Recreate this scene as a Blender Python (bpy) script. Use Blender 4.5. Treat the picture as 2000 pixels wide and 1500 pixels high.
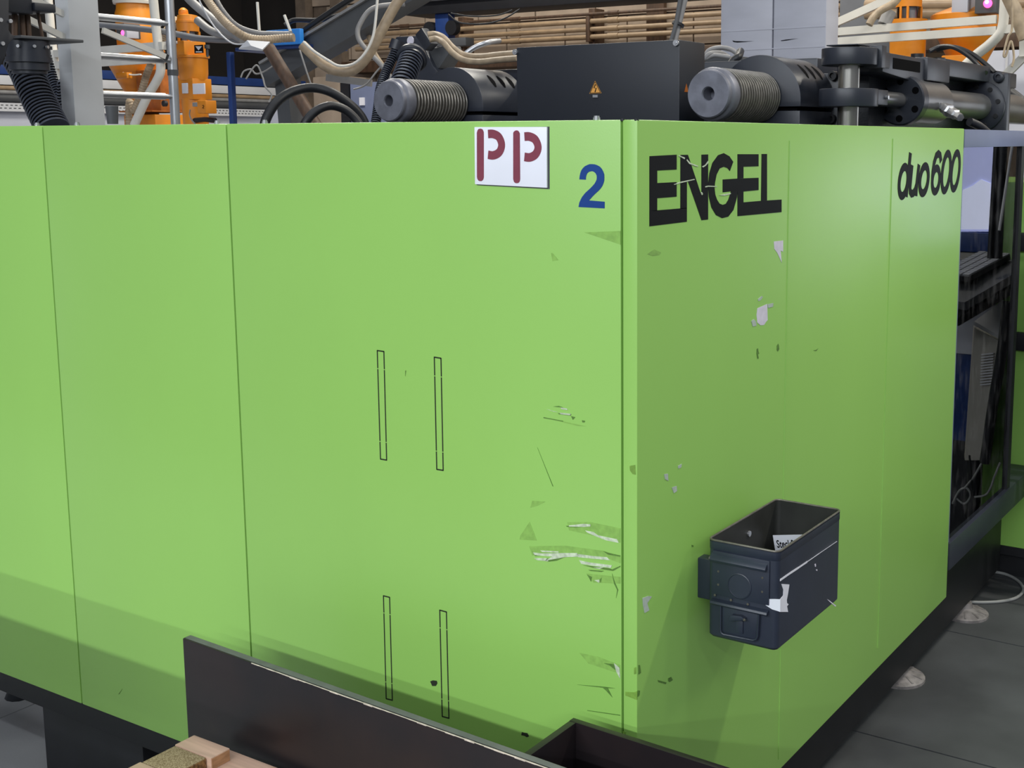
import bpy, bmesh, math, random
from mathutils import Vector, Matrix
for o in list(bpy.data.objects): bpy.data.objects.remove(o)
S = bpy.context.scene; COL = S.collection
random.seed(4)
# ---------------------------------------------------------------- camera
cam = bpy.data.cameras.new('camera'); camo = bpy.data.objects.new('camera', cam); COL.objects.link(camo)
cam.sensor_width = 36; cam.lens = 42.886; cam.shift_x = -0.11912; cam.shift_y = -0.06547
cam.clip_start = 0.05; cam.clip_end = 100
camo.location = (1.0713, -1.7633, 1.7159)
camo.rotation_euler = (math.pi/2 - 0.14385, 0.0, 0.54867)
S.camera = camo
# ---------------------------------------------------------------- light
w = bpy.data.worlds.new('hall'); S.world = w; w.use_nodes = True
w.node_tree.nodes['Background'].inputs[0].default_value = (0.86, 0.9, 1.0, 1)
w.node_tree.nodes['Background'].inputs[1].default_value = 0.21
def strip(loc, sx, sy, e, col=(1, .95, .84), aim=None):
    l = bpy.data.lights.new('ceiling_strip', 'AREA'); l.shape = 'RECTANGLE'; l.size = sx; l.size_y = sy; l.energy = e; l.color = col
    o = bpy.data.objects.new('ceiling_strip', l); COL.objects.link(o); o.location = loc
    if aim is not None: o.rotation_euler = (Vector(aim) - Vector(loc)).to_track_quat('-Z', 'Y').to_euler()
    return o
# parallel rows of fluorescent strips hung under the hall roof, 3 m apart
for yy, e in ((-12, 1130), (-9, 1230), (-6, 190), (-3, 70), (0.3, 80)):
    strip((1.6, yy, 5.0), 13.0, 0.22, e, (.90, .95, 1))
# single fixtures over the machine's operator side and the aisle behind it
for xx, yy, e in ((1.9, 2.9, 108), (1.9, 6.2, 52), (5, 2.9, 36), (5, 6.2, 42), (-2, 3.6, 66), (-5, 3.6, 84), (-2, 6.2, 26), (-5, 6.2, 36)):
    strip((xx, yy, 4.6), 1.2, 0.2, e)
S.view_settings.view_transform = 'Standard'; S.view_settings.look = 'None'
S.view_settings.exposure = 0.20; S.view_settings.gamma = 1.0; S.view_settings.use_curve_mapping = False
# ---------------------------------------------------------------- materials
def lin(h):
    h = h.lstrip('#'); r = []
    for i in (0, 2, 4):
        c = int(h[i:i+2], 16)/255; r.append(c/12.92 if c <= .04045 else ((c+.055)/1.055)**2.4)
    return (*r, 1)
def mat(name, col, rough=.5, metal=0., noise=.0, nscale=8., bump=0., bscale=60., col2=None, stretch=(1, 1, 1), coat=0., spec=.5, thr=None):
    m = bpy.data.materials.new(name); m.use_nodes = True; nt = m.node_tree; N = nt.nodes; L = nt.links
    b = N['Principled BSDF']; c = lin(col) if isinstance(col, str) else col
    b.inputs['Base Color'].default_value = c; b.inputs['Roughness'].default_value = rough; b.inputs['Metallic'].default_value = metal
    b.inputs['Coat Weight'].default_value = coat; b.inputs['Specular IOR Level'].default_value = spec
    tc = N.new('ShaderNodeTexCoord'); mp = N.new('ShaderNodeMapping'); mp.inputs['Scale'].default_value = stretch
    L.new(tc.outputs['Object'], mp.inputs['Vector'])
    n = N.new('ShaderNodeTexNoise'); n.inputs['Scale'].default_value = nscale; n.inputs['Detail'].default_value = 6
    L.new(mp.outputs[0], n.inputs['Vector'])
    c2 = lin(col2) if col2 else tuple(x*(1-noise) for x in c[:3]) + (1,)
    cr = N.new('ShaderNodeValToRGB'); t = thr or (.35, .65)
    cr.color_ramp.elements[0].position = t[0]; cr.color_ramp.elements[1].position = t[1]
    cr.color_ramp.elements[0].color = c2; cr.color_ramp.elements[1].color = c
    L.new(n.outputs['Fac'], cr.inputs[0]); L.new(cr.outputs[0], b.inputs['Base Color'])
    if bump:
        n2 = N.new('ShaderNodeTexNoise'); n2.inputs['Scale'].default_value = bscale; n2.inputs['Detail'].default_value = 3
        L.new(mp.outputs[0], n2.inputs['Vector'])
        bp = N.new('ShaderNodeBump'); bp.inputs['Strength'].default_value = bump; bp.inputs['Distance'].default_value = .002
        L.new(n2.outputs['Fac'], bp.inputs['Height']); L.new(bp.outputs[0], b.inputs['Normal'])
    return m
def glow(name, col, s):
    m = mat(name, col, .3); b = m.node_tree.nodes['Principled BSDF']
    b.inputs['Emission Color'].default_value = lin(col); b.inputs['Emission Strength'].default_value = s
    return m
def glassm(name, tint=(.9, .93, .95, 1), rough=.02):
    m = bpy.data.materials.new(name); m.use_nodes = True; nt = m.node_tree; N = nt.nodes; L = nt.links
    N.remove(N['Principled BSDF'])
    out = N['Material Output']; mx = N.new('ShaderNodeMixShader'); tr = N.new('ShaderNodeBsdfTransparent'); gl = N.new('ShaderNodeBsdfGlossy')
    fr = N.new('ShaderNodeFresnel'); fr.inputs[0].default_value = 1.75
    tr.inputs[0].default_value = tint; gl.inputs['Roughness'].default_value = rough
    n = N.new('ShaderNodeTexNoise'); n.inputs['Scale'].default_value = 14; n.inputs['Detail'].default_value = 8
    mr = N.new('ShaderNodeMapRange'); mr.inputs[1].default_value = .5; mr.inputs[2].default_value = .8; mr.inputs[3].default_value = 0; mr.inputs[4].default_value = .07
    df = N.new('ShaderNodeBsdfDiffuse'); df.inputs[0].default_value = (.5, .5, .52, 1); m2 = N.new('ShaderNodeMixShader')
    L.new(n.outputs['Fac'], mr.inputs[0]); L.new(mr.outputs[0], m2.inputs[0])
    L.new(fr.outputs[0], mx.inputs[0]); L.new(tr.outputs[0], mx.inputs[1]); L.new(gl.outputs[0], mx.inputs[2])
    L.new(mx.outputs[0], m2.inputs[1]); L.new(df.outputs[0], m2.inputs[2]); L.new(m2.outputs[0], out.inputs[0])
    return m
M = dict(
 green=mat('green_paint', (.30, .575, .122, 1), .34, noise=.06, nscale=1.6, bump=.05, bscale=500, thr=(.3, .7), stretch=(1, 1, .5)),
 green_dk=mat('green_scuffed', (.22, .42, .06, 1), .55, noise=.35, nscale=60),
 green_rub=mat('green_rubbed', (.262, .50, .098, 1), .5, noise=.2, nscale=90),
 seam=mat('dark_gap', (.012, .02, .006, 1), .8),
 scr_lt=mat('bare_scratch', '#d3e2c2', .35, noise=.35, nscale=120),
 scr_dk=mat('dark_scuff', '#5c8636', .6, noise=.3, nscale=150),
 decal_blk=mat('black_vinyl', '#0b0d12', .6, spec=.15, noise=.2, nscale=30),
 decal_blue=mat('blue_vinyl', '#123f86', .35, noise=.08, nscale=20),
 white_sign=mat('white_sign', '#f0f2fb', .35, noise=.04, nscale=10),
 sign_edge=mat('sign_edge', '#4a4c50', .6, noise=.2),
 red=mat('stencil_red', '#84384a', .55, noise=.12, nscale=40),
 sticker=mat('torn_sticker', '#d9d5e2', .6, noise=.12, nscale=60),
 sticker_g=mat('sticker_residue', '#b6c4b8', .6, noise=.2, nscale=60),
 black=mat('black_machine_paint', '#2b2f39', .36, noise=.25, nscale=9, bump=.04, bscale=300),
 blackbox=mat('black_box_paint', '#1e222b', .45, noise=.12, nscale=4, bump=.03, bscale=500),
 frame_blk=mat('black_frame_paint', '#16171c', .5, noise=.3, nscale=12),
 bar=mat('tie_bar_steel', '#7b7d88', .45, metal=.35, noise=.3, nscale=22, bump=.08, bscale=90),
 thread=mat('tie_bar_thread', '#8d8982', .34, metal=.6, noise=.3, nscale=40),
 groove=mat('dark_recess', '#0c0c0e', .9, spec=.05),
 casting=mat('black_casting', '#20242c', .5, noise=.2, nscale=12, bump=.5, bscale=120),
 steel=mat('worn_steel', '#b4b2ab', .24, metal=.92, noise=.35, nscale=30, stretch=(1, 1, .15)),
 steel_dk=mat('dark_steel_rod', '#808184', .3, metal=.7, noise=.35, nscale=16, stretch=(1, .2, 1)),
 zinc=mat('bright_zinc', '#d2d3d6', .28, metal=.85, noise=.1),
 rubber=mat('black_rubber', '#1b1d22', .45, noise=.25, nscale=30),
 corr=mat('corrugated_black', '#4a4f5c', .32, noise=.25, nscale=20),  # tone raised to stand in for gloss on the ridges
 glass=glassm('door_glass', (.86, .89, .93, 1)),
 clear=glassm('sight_glass', (.8, .8, .78, 1)),
 bluegrey=mat('blue_grey_paint', '#6b7490', .45, noise=.08),
 sill=mat('dark_sill', '#2b2f3b', .4, noise=.2),
 white=mat('white_paint', '#cfd0d4', .5, noise=.06, nscale=5),
 post=mat('pale_post_paint', '#c4c6c8', .5, noise=.05, nscale=10, bump=.05, bscale=200),
 alu=mat('aluminium_tube', '#c6c8cc', .32, metal=.75, noise=.15, nscale=14),
 cream=mat('cream_square_tube', '#d3d0c8', .45, noise=.08, nscale=10),
 orange=mat('orange_paint', '#db8618', .42, noise=.16, nscale=7, coat=.1),
 orange_dk=mat('orange_edge', '#b4631a', .5, noise=.3, nscale=20),
 blue_dk=mat('dark_blue_paint', '#1f3c78', .45, noise=.15),
 blue_lt=mat('bright_blue_plastic', '#2f86dc', .4, noise=.03),
 grey=mat('grey_paint', '#6f7176', .5, noise=.15, nscale=6),
 grey_lt=mat('light_grey_sheet', '#b9bac4', .5, noise=.12, nscale=4, stretch=(1, 1, 3)),
 grey_dk=mat('dark_grey_paint', '#4d4f52', .5, noise=.2, nscale=6),
 conduit=mat('grey_conduit', '#8b8a8a', .5, noise=.2, nscale=15),
 beige=mat('dusty_beige_hose', '#a8957c', .5, noise=.3, nscale=25),
 brown=mat('rusty_brown_pipe', '#57402f', .55, noise=.45, nscale=14, stretch=(3, 3, .5)),
 copper=mat('dusty_brown_pipe', '#9c8468', .42, noise=.25, nscale=12),
 tan=mat('tan_wall_block', '#a89684', .8, noise=.2, nscale=6, bump=.3, bscale=40),
 darkwall=mat('near_black_wall', '#1d1815', .9, noise=.4, nscale=3),  # near-black brown, mottled by noise
 wallwhite=mat('white_wall_paint', '#c3c6d2', .7, noise=.06, nscale=2),
 mortar=mat('wall_mortar', '#6d5f52', .9, noise=.3, nscale=10),
 yellow=mat('warning_yellow', '#e0a04a', .5),
 paper=mat('white_paper', '#dcdde6', .6, noise=.05),
 can=mat('can_blue_black_paint', '#2c3240', .38, noise=.18, nscale=14, bump=.04, bscale=300),
 can_in=mat('can_inside_paint', '#2f302d', .5, noise=.3, nscale=16),
 can_rim=mat('can_worn_rim', '#6f6b62', .4, metal=.4, noise=.4, nscale=50),
 plate=mat('mill_scale_steel', '#2a2223', .33, metal=.25, noise=.45, nscale=5, col2='#1d1c20', bump=.03, bscale=60),
 plate_top=mat('cut_plate_edge', '#6e6d6f', .5, metal=.2, noise=.25, nscale=20),
 chip=mat('bright_chipped_edge', '#d8cdbd', .5, noise=.3, nscale=80),
 wood=mat('planed_softwood', '#d9b59c', .6, noise=.25, nscale=9, stretch=(.6, 8, 8), bump=.1, bscale=50),
 wood_end=mat('softwood_end_grain', '#b98b63', .7, noise=.3, nscale=30, stretch=(1, 1, 4)),
 chipboard=mat('chipboard', '#b5a17e', .8, col2='#84704e', nscale=420, bump=.5, bscale=200, thr=(.42, .6)),
 chip_side=mat('chipboard_side', '#8f6a3e', .85, col2='#5a3d20', nscale=140, thr=(.4, .6)),
 floor=mat('worn_concrete_floor', '#4e5153', .62, col2='#36383a', nscale=3, bump=.15, bscale=120, thr=(.3, .7)),
 floor_lit=mat('lightened_concrete_floor', '#b0b1b2', .6, col2='#97989a', nscale=3, bump=.15, bscale=120, thr=(.3, .7)),  # paler concrete copy, standing in for light on the left floor
 joint=mat('floor_joint', '#7b7a74', .8, noise=.3, nscale=30),
 foot=mat('levelling_foot', '#8f8a88', .55, noise=.45, nscale=40),
 cable=mat('grey_cable', '#8f918f', .5, noise=.1),
 lamp=glow('red_lamp', '#ff4a8a', 3.0),
 lampcore=glow('white_lamp_core', '#ffe8f4', 6.0),
 sheen_glow=glow('sheen_window_glow', '#eef4ff', 1.9),  # glow of the added window, for the side cover sheen
 screen=glow('lit_screen', '#b9c0ee', 1.25),
 foil=glow('lit_screen_picture', '#dfe5ff', 1.5),
 keyb=mat('grey_keys', '#8f9296', .5, noise=.1),
 beige_case=mat('beige_cabinet', '#aaa69c', .5, noise=.06),
)
# ---------------------------------------------------------------- mesh helpers
class MB:
    def __init__(s): s.v = []; s.f = []
    def add(s, vs, fs):
        k = len(s.v); s.v += [tuple(a) for a in vs]; s.f += [tuple(i+k for i in q) for q in fs]; return s
    def box(s, a, b):
        x0, y0, z0 = [min(p, q) for p, q in zip(a, b)]; x1, y1, z1 = [max(p, q) for p, q in zip(a, b)]
        return s.add([(x0,y0,z0),(x1,y0,z0),(x1,y1,z0),(x0,y1,z0),(x0,y0,z1),(x1,y0,z1),(x1,y1,z1),(x0,y1,z1)],
                     [(0,3,2,1),(4,5,6,7),(0,1,5,4),(1,2,6,5),(2,3,7,6),(3,0,4,7)])
    def hexa(s, lo, hi):       # two quads of 3-D points, bottom then top, same winding
        return s.add(list(lo)+list(hi), [(3,2,1,0),(4,5,6,7),(0,1,5,4),(1,2,6,5),(2,3,7,6),(3,0,4,7)])
    def beam(s, p, q, wd, ht, up=(0, 0, 1)):   # rectangular bar between two points
        p = Vector(p); q = Vector(q); d = (q-p).normalized(); u = Vector(up)
        if abs(d.dot(u)) > .98: u = Vector((0, 1, 0))
        r = d.cross(u).normalized()*wd/2; t = r.cross(d).normalized()*ht/2
        return s.hexa([p-r-t, p+r-t, q+r-t, q-r-t], [p-r+t, p+r+t, q+r+t, q-r+t])
    def lathe(s, p, axis, prof, seg=32, cap=True):   # profile of (distance along axis, radius)
        p = Vector(p); d = Vector(axis).normalized(); u = Vector((0, 0, 1)) if abs(d.z) < .9 else Vector((1, 0, 0))
        r = d.cross(u).normalized(); t = r.cross(d).normalized(); vs = []; fs = []
        for a, rad in prof:
            for i in range(seg):
                g = 2*math.pi*i/seg; vs.append(p+d*a+(r*math.cos(g)+t*math.sin(g))*rad)
        n = len(prof)
        for k in range(n-1):
            for i in range(seg):
                j = (i+1) % seg; fs.append((k*seg+i, k*seg+j, (k+1)*seg+j, (k+1)*seg+i))
        if cap: fs += [tuple(reversed(range(seg))), tuple(range((n-1)*seg, n*seg))]
        return s.add(vs, fs)
    def cyl(s, p, q, r, seg=20, r2=None):
        p = Vector(p); q = Vector(q); return s.lathe(p, q-p, [(0, r), ((q-p).length, r if r2 is None else r2)], seg)
    def tube(s, pts, r, seg=10, smooth=True, corr=None):    # round hose along a path; corr = (pitch, depth)
        P = spline(pts, 10) if smooth and len(pts) > 2 else [Vector(a) for a in pts]
        if corr:
            P = resample(P, corr[0]/4)
        vs = []; fs = []; n = len(P); u = None
        for k in range(n):
            d = (P[min(k+1, n-1)]-P[max(k-1, 0)]).normalized()
            if u is None: u = Vector((0, 0, 1)) if abs(d.z) < .9 else Vector((1, 0, 0))
            a = d.cross(u).normalized(); u = a.cross(d).normalized()
            rr = r
            if corr: rr = r - corr[1]*(0, .35, 1, .35)[k % 4]
            for i in range(seg):
                g = 2*math.pi*i/seg; vs.append(P[k]+(a*math.cos(g)+u*math.sin(g))*rr)
        for k in range(n-1):
            for i in range(seg):
                j = (i+1) % seg; fs.append((k*seg+i, k*seg+j, (k+1)*seg+j, (k+1)*seg+i))
        fs += [tuple(reversed(range(seg))), tuple(range((n-1)*seg, n*seg))]
        return s.add(vs, fs)
    def prism(s, poly, a, b, axis):    # 2-D polygon extruded from a to b along axis 'x' (poly=Y,Z) 'y' (poly=X,Z) 'z' (poly=X,Y)
        f = {'x': lambda p, c: (c, p[0], p[1]), 'y': lambda p, c: (p[0], c, p[1]), 'z': lambda p, c: (p[0], p[1], c)}[axis]
        n = len(poly); vs = [f(p, a) for p in poly]+[f(p, b) for p in poly]
        return s.add(vs, [tuple(range(n)), tuple(reversed(range(n, 2*n)))]+[(i, i+n, (i+1) % n+n, (i+1) % n) for i in range(n)])
    def stroke(s, pts, wd, a, b, axis, closed=False):   # flat stroke of constant width in a plane, given thickness a..b
        n = len(pts); L = []; R = []
        for i in range(n):
            p0 = Vector(pts[(i-1) % n] if closed or i else pts[i]); p1 = Vector(pts[(i+1) % n] if closed or i < n-1 else pts[i]); d = (p1-p0)
            d = d.normalized() if d.length else Vector((1, 0)); m = Vector((-d.y, d.x))*wd/2; p = Vector(pts[i]); L.append(p+m); R.append(p-m)
        for i in range(n if closed else n-1):
            j = (i+1) % n; s.prism([L[i], L[j], R[j], R[i]], a, b, axis)
        return s
def spline(pts, k):
    P = [Vector(a) for a in pts]; o = []; n = len(P)
    for i in range(n-1):
        a, b, c, d = P[max(i-1, 0)], P[i], P[i+1], P[min(i+2, n-1)]
        for j in range(k):
            t = j/k; o.append(.5*((2*b)+(c-a)*t+(2*a-5*b+4*c-d)*t*t+(3*b-a-3*c+d)*t**3))
    return o+[P[-1]]
def resample(P, st):
    o = [P[0]]; acc = 0
    for a, b in zip(P, P[1:]):
        L = (b-a).length
        while acc+L >= st:
            t = (st-acc)/L; a = a.lerp(b, t); o.append(a); L = (b-a).length; acc = 0
        acc += L
    return o
def build(name, mb, m, parent=None, label=None, smooth=True, bevel=0., inner=None, angle=35):
    me = bpy.data.meshes.new(name); me.from_pydata(mb.v, [], mb.f)
    bm = bmesh.new(); bm.from_mesh(me); bmesh.ops.recalc_face_normals(bm, faces=bm.faces[:])
    if bevel:
        ed = [e for e in bm.edges if len(e.link_faces) == 2 and e.calc_face_angle(0) > .6]
        bmesh.ops.bevel(bm, geom=ed, offset=bevel, segments=2, profile=.6, affect='EDGES', clamp_overlap=True)
    bm.to_mesh(me); bm.free()
    me.materials.append(M[m])
    if smooth:
        me.polygons.foreach_set('use_smooth', [True]*len(me.polygons)); me.set_sharp_from_angle(angle=math.radians(angle))
    o = bpy.data.objects.new(name, me); COL.objects.link(o)
    if parent is not None:
        o.parent = parent
        o.matrix_parent_inverse = Matrix.Translation(Vector(parent.get('_at', (0, 0, 0)))).inverted()
    if label: o['label'] = label
    return o
def corrugate(o, seg):      # shade painted into the grooves of a corrugated hose
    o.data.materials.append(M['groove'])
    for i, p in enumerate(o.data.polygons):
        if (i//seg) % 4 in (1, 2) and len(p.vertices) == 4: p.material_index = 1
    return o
def thing(name, label, cat, at, group=None):
    o = bpy.data.objects.new(name, None); COL.objects.link(o); o.location = at; o['_at'] = tuple(at)
    o.empty_display_size = .05; o['label'] = label; o['category'] = cat
    if group: o['group'] = group
    return o
def tag(o, label, cat, group=None):
    o['label'] = label; o['category'] = cat
    if group: o['group'] = group
    return o
def struct(name, mb, m, parent=None, **k):
    o = build(name, mb, m, parent, **k); o['kind'] = 'structure'; return o
def text_mesh(body, size, font_scale=(1, 1), bold=.0):
    c = bpy.data.curves.new('t', 'FONT'); c.body = body; c.size = size; c.offset = bold; c.resolution_u = 4
    o = bpy.data.objects.new('t', c); COL.objects.link(o); bpy.context.view_layer.update()
    me = bpy.data.meshes.new_from_object(o.evaluated_get(bpy.context.evaluated_depsgraph_get()))
    mb = MB().add([(v.co.x*font_scale[0], v.co.y*font_scale[1], 0) for v in me.vertices], [tuple(p.vertices) for p in me.polygons])
    bpy.data.objects.remove(o); return mb
# ================================================================ setting
fl = struct('floor', MB().box((-12, -5, -.12), (6, 12, -.012)), 'joint')
xs = [-12, -9, -6.4, -4.2, -2.35, -.62, .62, 2.3, 6]; ys = [-5, -2.6, -.4, 1.45, 2.32, 3.6, 5.4, 8, 12]
for i in range(len(xs)-1):
    for j in range(len(ys)-1):
        build('floor_slab', MB().box((xs[i]+.003, ys[j]+.003, -.05), (xs[i+1]-.003, ys[j+1]-.003, 0)), 'floor_lit' if xs[i+1] < -.5 else 'floor', fl)  # left slabs take the brightened copy
# ================================================================ machine
mc = thing('injection_moulding_machine', 'large lime green moulding machine with black clamp parts on top', 'machine', (-1.2, 1.2, 0))
ZT, ZB = 1.75, .30
def panel(x0, x1): return build('cover_panel', MB().box((x0+.0018, 0, ZB), (x1-.0018, .022, ZT)), 'green', mc, bevel=.003)
panel(-2.75, -1.649); panel(-1.649, -1.0094); panel(-1.0094, -.0311)
build('panel_backing', MB().box((-2.74, .0235, ZB+.01), (-.035, .045, ZT-.012)), 'seam', mc)
cp = build('side_cover', MB().prism([(-.0293, .0), (-.0293, .02), (-.02, .02), (-.02, 1.8654), (0, 1.8654), (0, 0)], ZB, ZT, 'z'), 'green', mc, bevel=.003, label='side cover with wrapped front corner')
for yy, pts_ in ((.6154, (1.715, .33)), (1.2484, (1.72, .36))):
    build('raised_seam', MB().prism([(-.001, yy-.003), (.0016, yy-.0008), (.0016, yy+.0008), (-.001, yy+.003)], pts_[1], pts_[0], 'z'), 'green', cp)
build('corner_clip', MB().cyl((-.0311, .004, ZT-.002), (-.0311, .004, ZT+.002), .0045, 10), 'rubber', mc)
build('corner_clip', MB().cyl((-.004, .004, ZT-.002), (-.004, .004, ZT+.0015), .004, 10), 'rubber', mc)
for p in ((-1.6871,0.0120,1.7546), (-1.5324,0.0120,1.7552), (-1.0505,0.0120,1.7531), (-0.9055,0.0120,1.7530), (-0.0890,0.0120,1.7525)):
    build('top_bolt', MB().cyl((p[0], .012, ZT-.002), (p[0], .012, ZT+.0045), .0062, 12).cyl((p[0], .012, ZT+.0045), (p[0], .012, ZT+.0075), .0048, 12), 'zinc', mc)
# outlined slots in the end cover (thin laser cuts with small bridges)
def slot(tl, tr, br, bl, g):
    mb = MB(); wv = .0026; y0, y1 = -.0005, .004
    def seg(p, q):
        mb.stroke([p, q], wv, y0, y1, 'y')
    def lp(p, q, t): return (p[0]+(q[0]-p[0])*t, p[1]+(q[1]-p[1])*t)
    seg(tl, tr); seg(bl, br)
    for a, b in ((tl, bl), (tr, br)):
        seg(lp(a, b, -.004), lp(a, b, g-.004)); seg(lp(a, b, g+.004), lp(a, b, 1-g-.004)); seg(lp(a, b, 1-g+.004), lp(a, b, 1.004))
    build('cut_slot', mb, 'seam', mc, smooth=False)
for q in ([(-0.6011,1.3046),(-0.5836,1.3042),(-0.5849,1.0843),(-0.6013,1.0841)], [(-0.4544,1.3049),(-0.4379,1.3044),(-0.4388,1.0842),(-0.4549,1.0839)], [(-0.6047,0.7973),(-0.5880,0.7974),(-0.5890,0.5760),(-0.6059,0.5751)], [(-0.4559,0.7976),(-0.4389,0.7975),(-0.4388,0.5757),(-0.4560,0.5751)]):
    slot(*q, .165)
def flat(name, polys, m, face, parent=mc, t=None, label=None):   # thin film stuck on the end cover ('y') or side cover ('x')
    mb = MB(); t = t or {'green_rub': .0003, 'scr_lt': .0011, 'scr_dk': .0008, 'sticker_g': .0009}.get(m, .0006)
    for q in polys: mb.prism(q, (-t if face == 'y' else t), (.0008 if face == 'y' else -.0008), face)
    return build(name, mb, m, parent, label=label, smooth=False)
flat('bolt_hole', [[(-0.4853,0.6421),(-0.4785,0.6459),(-0.4678,0.6474),(-0.4666,0.6423),(-0.4708,0.6359),(-0.4802,0.6336)]], 'seam', 'y')
flat('bolt_hole', [[(-0.2581,0.5944),(-0.2532,0.5947),(-0.2447,0.5959),(-0.2412,0.5906),(-0.2460,0.5872),(-0.2521,0.5887),(-0.2594,0.5878)]], 'seam', 'y')
# lettering on the side cover
E_ = flat('lettering', [
 [(0.0395,1.6891),(0.1335,1.6907),(0.1337,1.6646),(0.0655,1.6643),(0.0656,1.6432),(0.0655,1.6643),(0.0395,1.6648)],
 [(0.0395,1.6648),(0.0655,1.6643),(0.0657,1.5946),(0.0397,1.5959)],
 [(0.0656,1.6428),(0.1339,1.6425),(0.1341,1.6167),(0.0657,1.6167)],
 [(0.0397,1.5959),(0.1473,1.5952),(0.1719,1.5950),(0.1721,1.5700),(0.0397,1.5696)],
 [(0.1473,1.6901),(0.1708,1.6901),(0.1719,1.5940),(0.1482,1.5942)],
 [(0.1708,1.6901),(0.1746,1.6900),(0.2271,1.6149),(0.2278,1.5701),(0.1761,1.6418),(0.1713,1.6419)],
 [(0.2260,1.6898),(0.2519,1.6900),(0.2539,1.5696),(0.2278,1.5697)],
 [(0.3116,1.6422),(0.3742,1.6424),(0.3748,1.6192),(0.3121,1.6180)],
 [(0.3731,1.6893),(0.4664,1.6883),(0.4671,1.6644),(0.3993,1.6647),(0.3999,1.6425),(0.3742,1.6424)],
 [(0.3742,1.6424),(0.4679,1.6415),(0.4687,1.6169),(0.3749,1.6162)],
 [(0.3749,1.6162),(0.4006,1.6163),(0.4012,1.5952),(0.4812,1.5948),(0.5800,1.5933),(0.5810,1.5671),(0.3761,1.5694)],
 [(0.4806,1.6887),(0.5057,1.6885),(0.5090,1.5945),(0.4812,1.5948)]], 'decal_blk', 'x', cp, label='large black lettering on the side cover')
gmb = MB()
go = [(0.3548,1.6748),(0.3383,1.6857),(0.3148,1.6918),(0.2918,1.6882),(0.2694,1.6742),(0.2576,1.6555),(0.2529,1.6329),(0.2563,1.6119),(0.2668,1.5914),(0.2857,1.5761),(0.3110,1.5689),(0.3366,1.5705),(0.3581,1.5822),(0.3729,1.6063),(0.3748,1.6192)]
gi = [(0.3411,1.6575),(0.3303,1.6635),(0.3153,1.6662),(0.2986,1.6632),(0.2863,1.6520),(0.2804,1.6378),(0.2785,1.6273),(0.2818,1.6147),(0.2893,1.6048),(0.2999,1.5971),(0.3126,1.5942),(0.3254,1.5955),(0.3359,1.6029),(0.3453,1.6163),(0.3464,1.6192)]
for i in range(len(go)-1): gmb.prism([go[i], go[i+1], gi[i+1], gi[i]], .0006, -.0008, 'x')
build('lettering', gmb, 'decal_blk', cp, label='rounded black letter', smooth=False)
dmb = MB(); WD = .0215
def ds(p, closed=False): dmb.stroke(p, WD, .0006+.00004*(len(dmb.v) % 11), -.0008, 'x', closed)
ds([(1.3727,1.6084),(1.3736,1.6169),(1.3728,1.6250),(1.3704,1.6323),(1.3664,1.6384),(1.3610,1.6431),(1.3546,1.6460),(1.3475,1.6471),(1.3400,1.6463),(1.3325,1.6436),(1.3253,1.6393),(1.3189,1.6335),(1.3136,1.6264),(1.3096,1.6186),(1.3070,1.6103),(1.3061,1.6020),(1.3068,1.5940),(1.3092,1.5868),(1.3130,1.5806),(1.3183,1.5760),(1.3246,1.5729),(1.3316,1.5717),(1.3391,1.5724),(1.3467,1.5749),(1.3539,1.5792),(1.3604,1.5850),(1.3659,1.5920),(1.3701,1.6000)], True)
ds([(1.3872,1.6832),(1.3643,1.5684)])
ds([(1.4034,1.6508),(1.3925,1.5930),(1.3948,1.5821),(1.4067,1.5749),(1.4211,1.5757),(1.4350,1.5834),(1.4462,1.5981),(1.4600,1.6512)])
ds([(1.4472,1.6008),(1.4433,1.5674)])
ds([(1.5416,1.6085),(1.5425,1.6167),(1.5415,1.6246),(1.5388,1.6317),(1.5344,1.6376),(1.5286,1.6422),(1.5217,1.6450),(1.5141,1.6461),(1.5062,1.6453),(1.4982,1.6427),(1.4907,1.6385),(1.4840,1.6329),(1.4785,1.6261),(1.4743,1.6185),(1.4717,1.6104),(1.4709,1.6023),(1.4718,1.5946),(1.4745,1.5875),(1.4787,1.5816),(1.4843,1.5770),(1.4911,1.5741),(1.4986,1.5729),(1.5066,1.5735),(1.5146,1.5760),(1.5222,1.5801),(1.5290,1.5857),(1.5347,1.5926),(1.5390,1.6003)], True)
ds([(1.6434,1.6050),(1.6436,1.6129),(1.6419,1.6204),(1.6384,1.6270),(1.6333,1.6324),(1.6269,1.6362),(1.6196,1.6382),(1.6118,1.6384),(1.6040,1.6367),(1.5967,1.6331),(1.5901,1.6281),(1.5848,1.6217),(1.5810,1.6145),(1.5790,1.6068),(1.5787,1.5990),(1.5804,1.5916),(1.5838,1.5850),(1.5888,1.5796),(1.5950,1.5757),(1.6023,1.5736),(1.6100,1.5733),(1.6179,1.5749),(1.6253,1.5784),(1.6320,1.5834),(1.6374,1.5898),(1.6413,1.5971)], True)
ds([(1.5788,1.6082),(1.5806,1.6293),(1.5893,1.6532),(1.6053,1.6728),(1.6253,1.6790),(1.6421,1.6738),(1.6516,1.6558)])
ds([(1.7394,1.6251),(1.7409,1.6362),(1.7408,1.6469),(1.7390,1.6566),(1.7356,1.6650),(1.7307,1.6716),(1.7246,1.6762),(1.7176,1.6785),(1.7099,1.6786),(1.7019,1.6764),(1.6940,1.6720),(1.6865,1.6656),(1.6797,1.6575),(1.6739,1.6480),(1.6694,1.6376),(1.6662,1.6268),(1.6647,1.6158),(1.6648,1.6053),(1.6665,1.5957),(1.6698,1.5874),(1.6746,1.5808),(1.6805,1.5761),(1.6875,1.5735),(1.6951,1.5732),(1.7030,1.5753),(1.7110,1.5796),(1.7186,1.5859),(1.7256,1.5940),(1.7315,1.6035),(1.7362,1.6141)], True)
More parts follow.
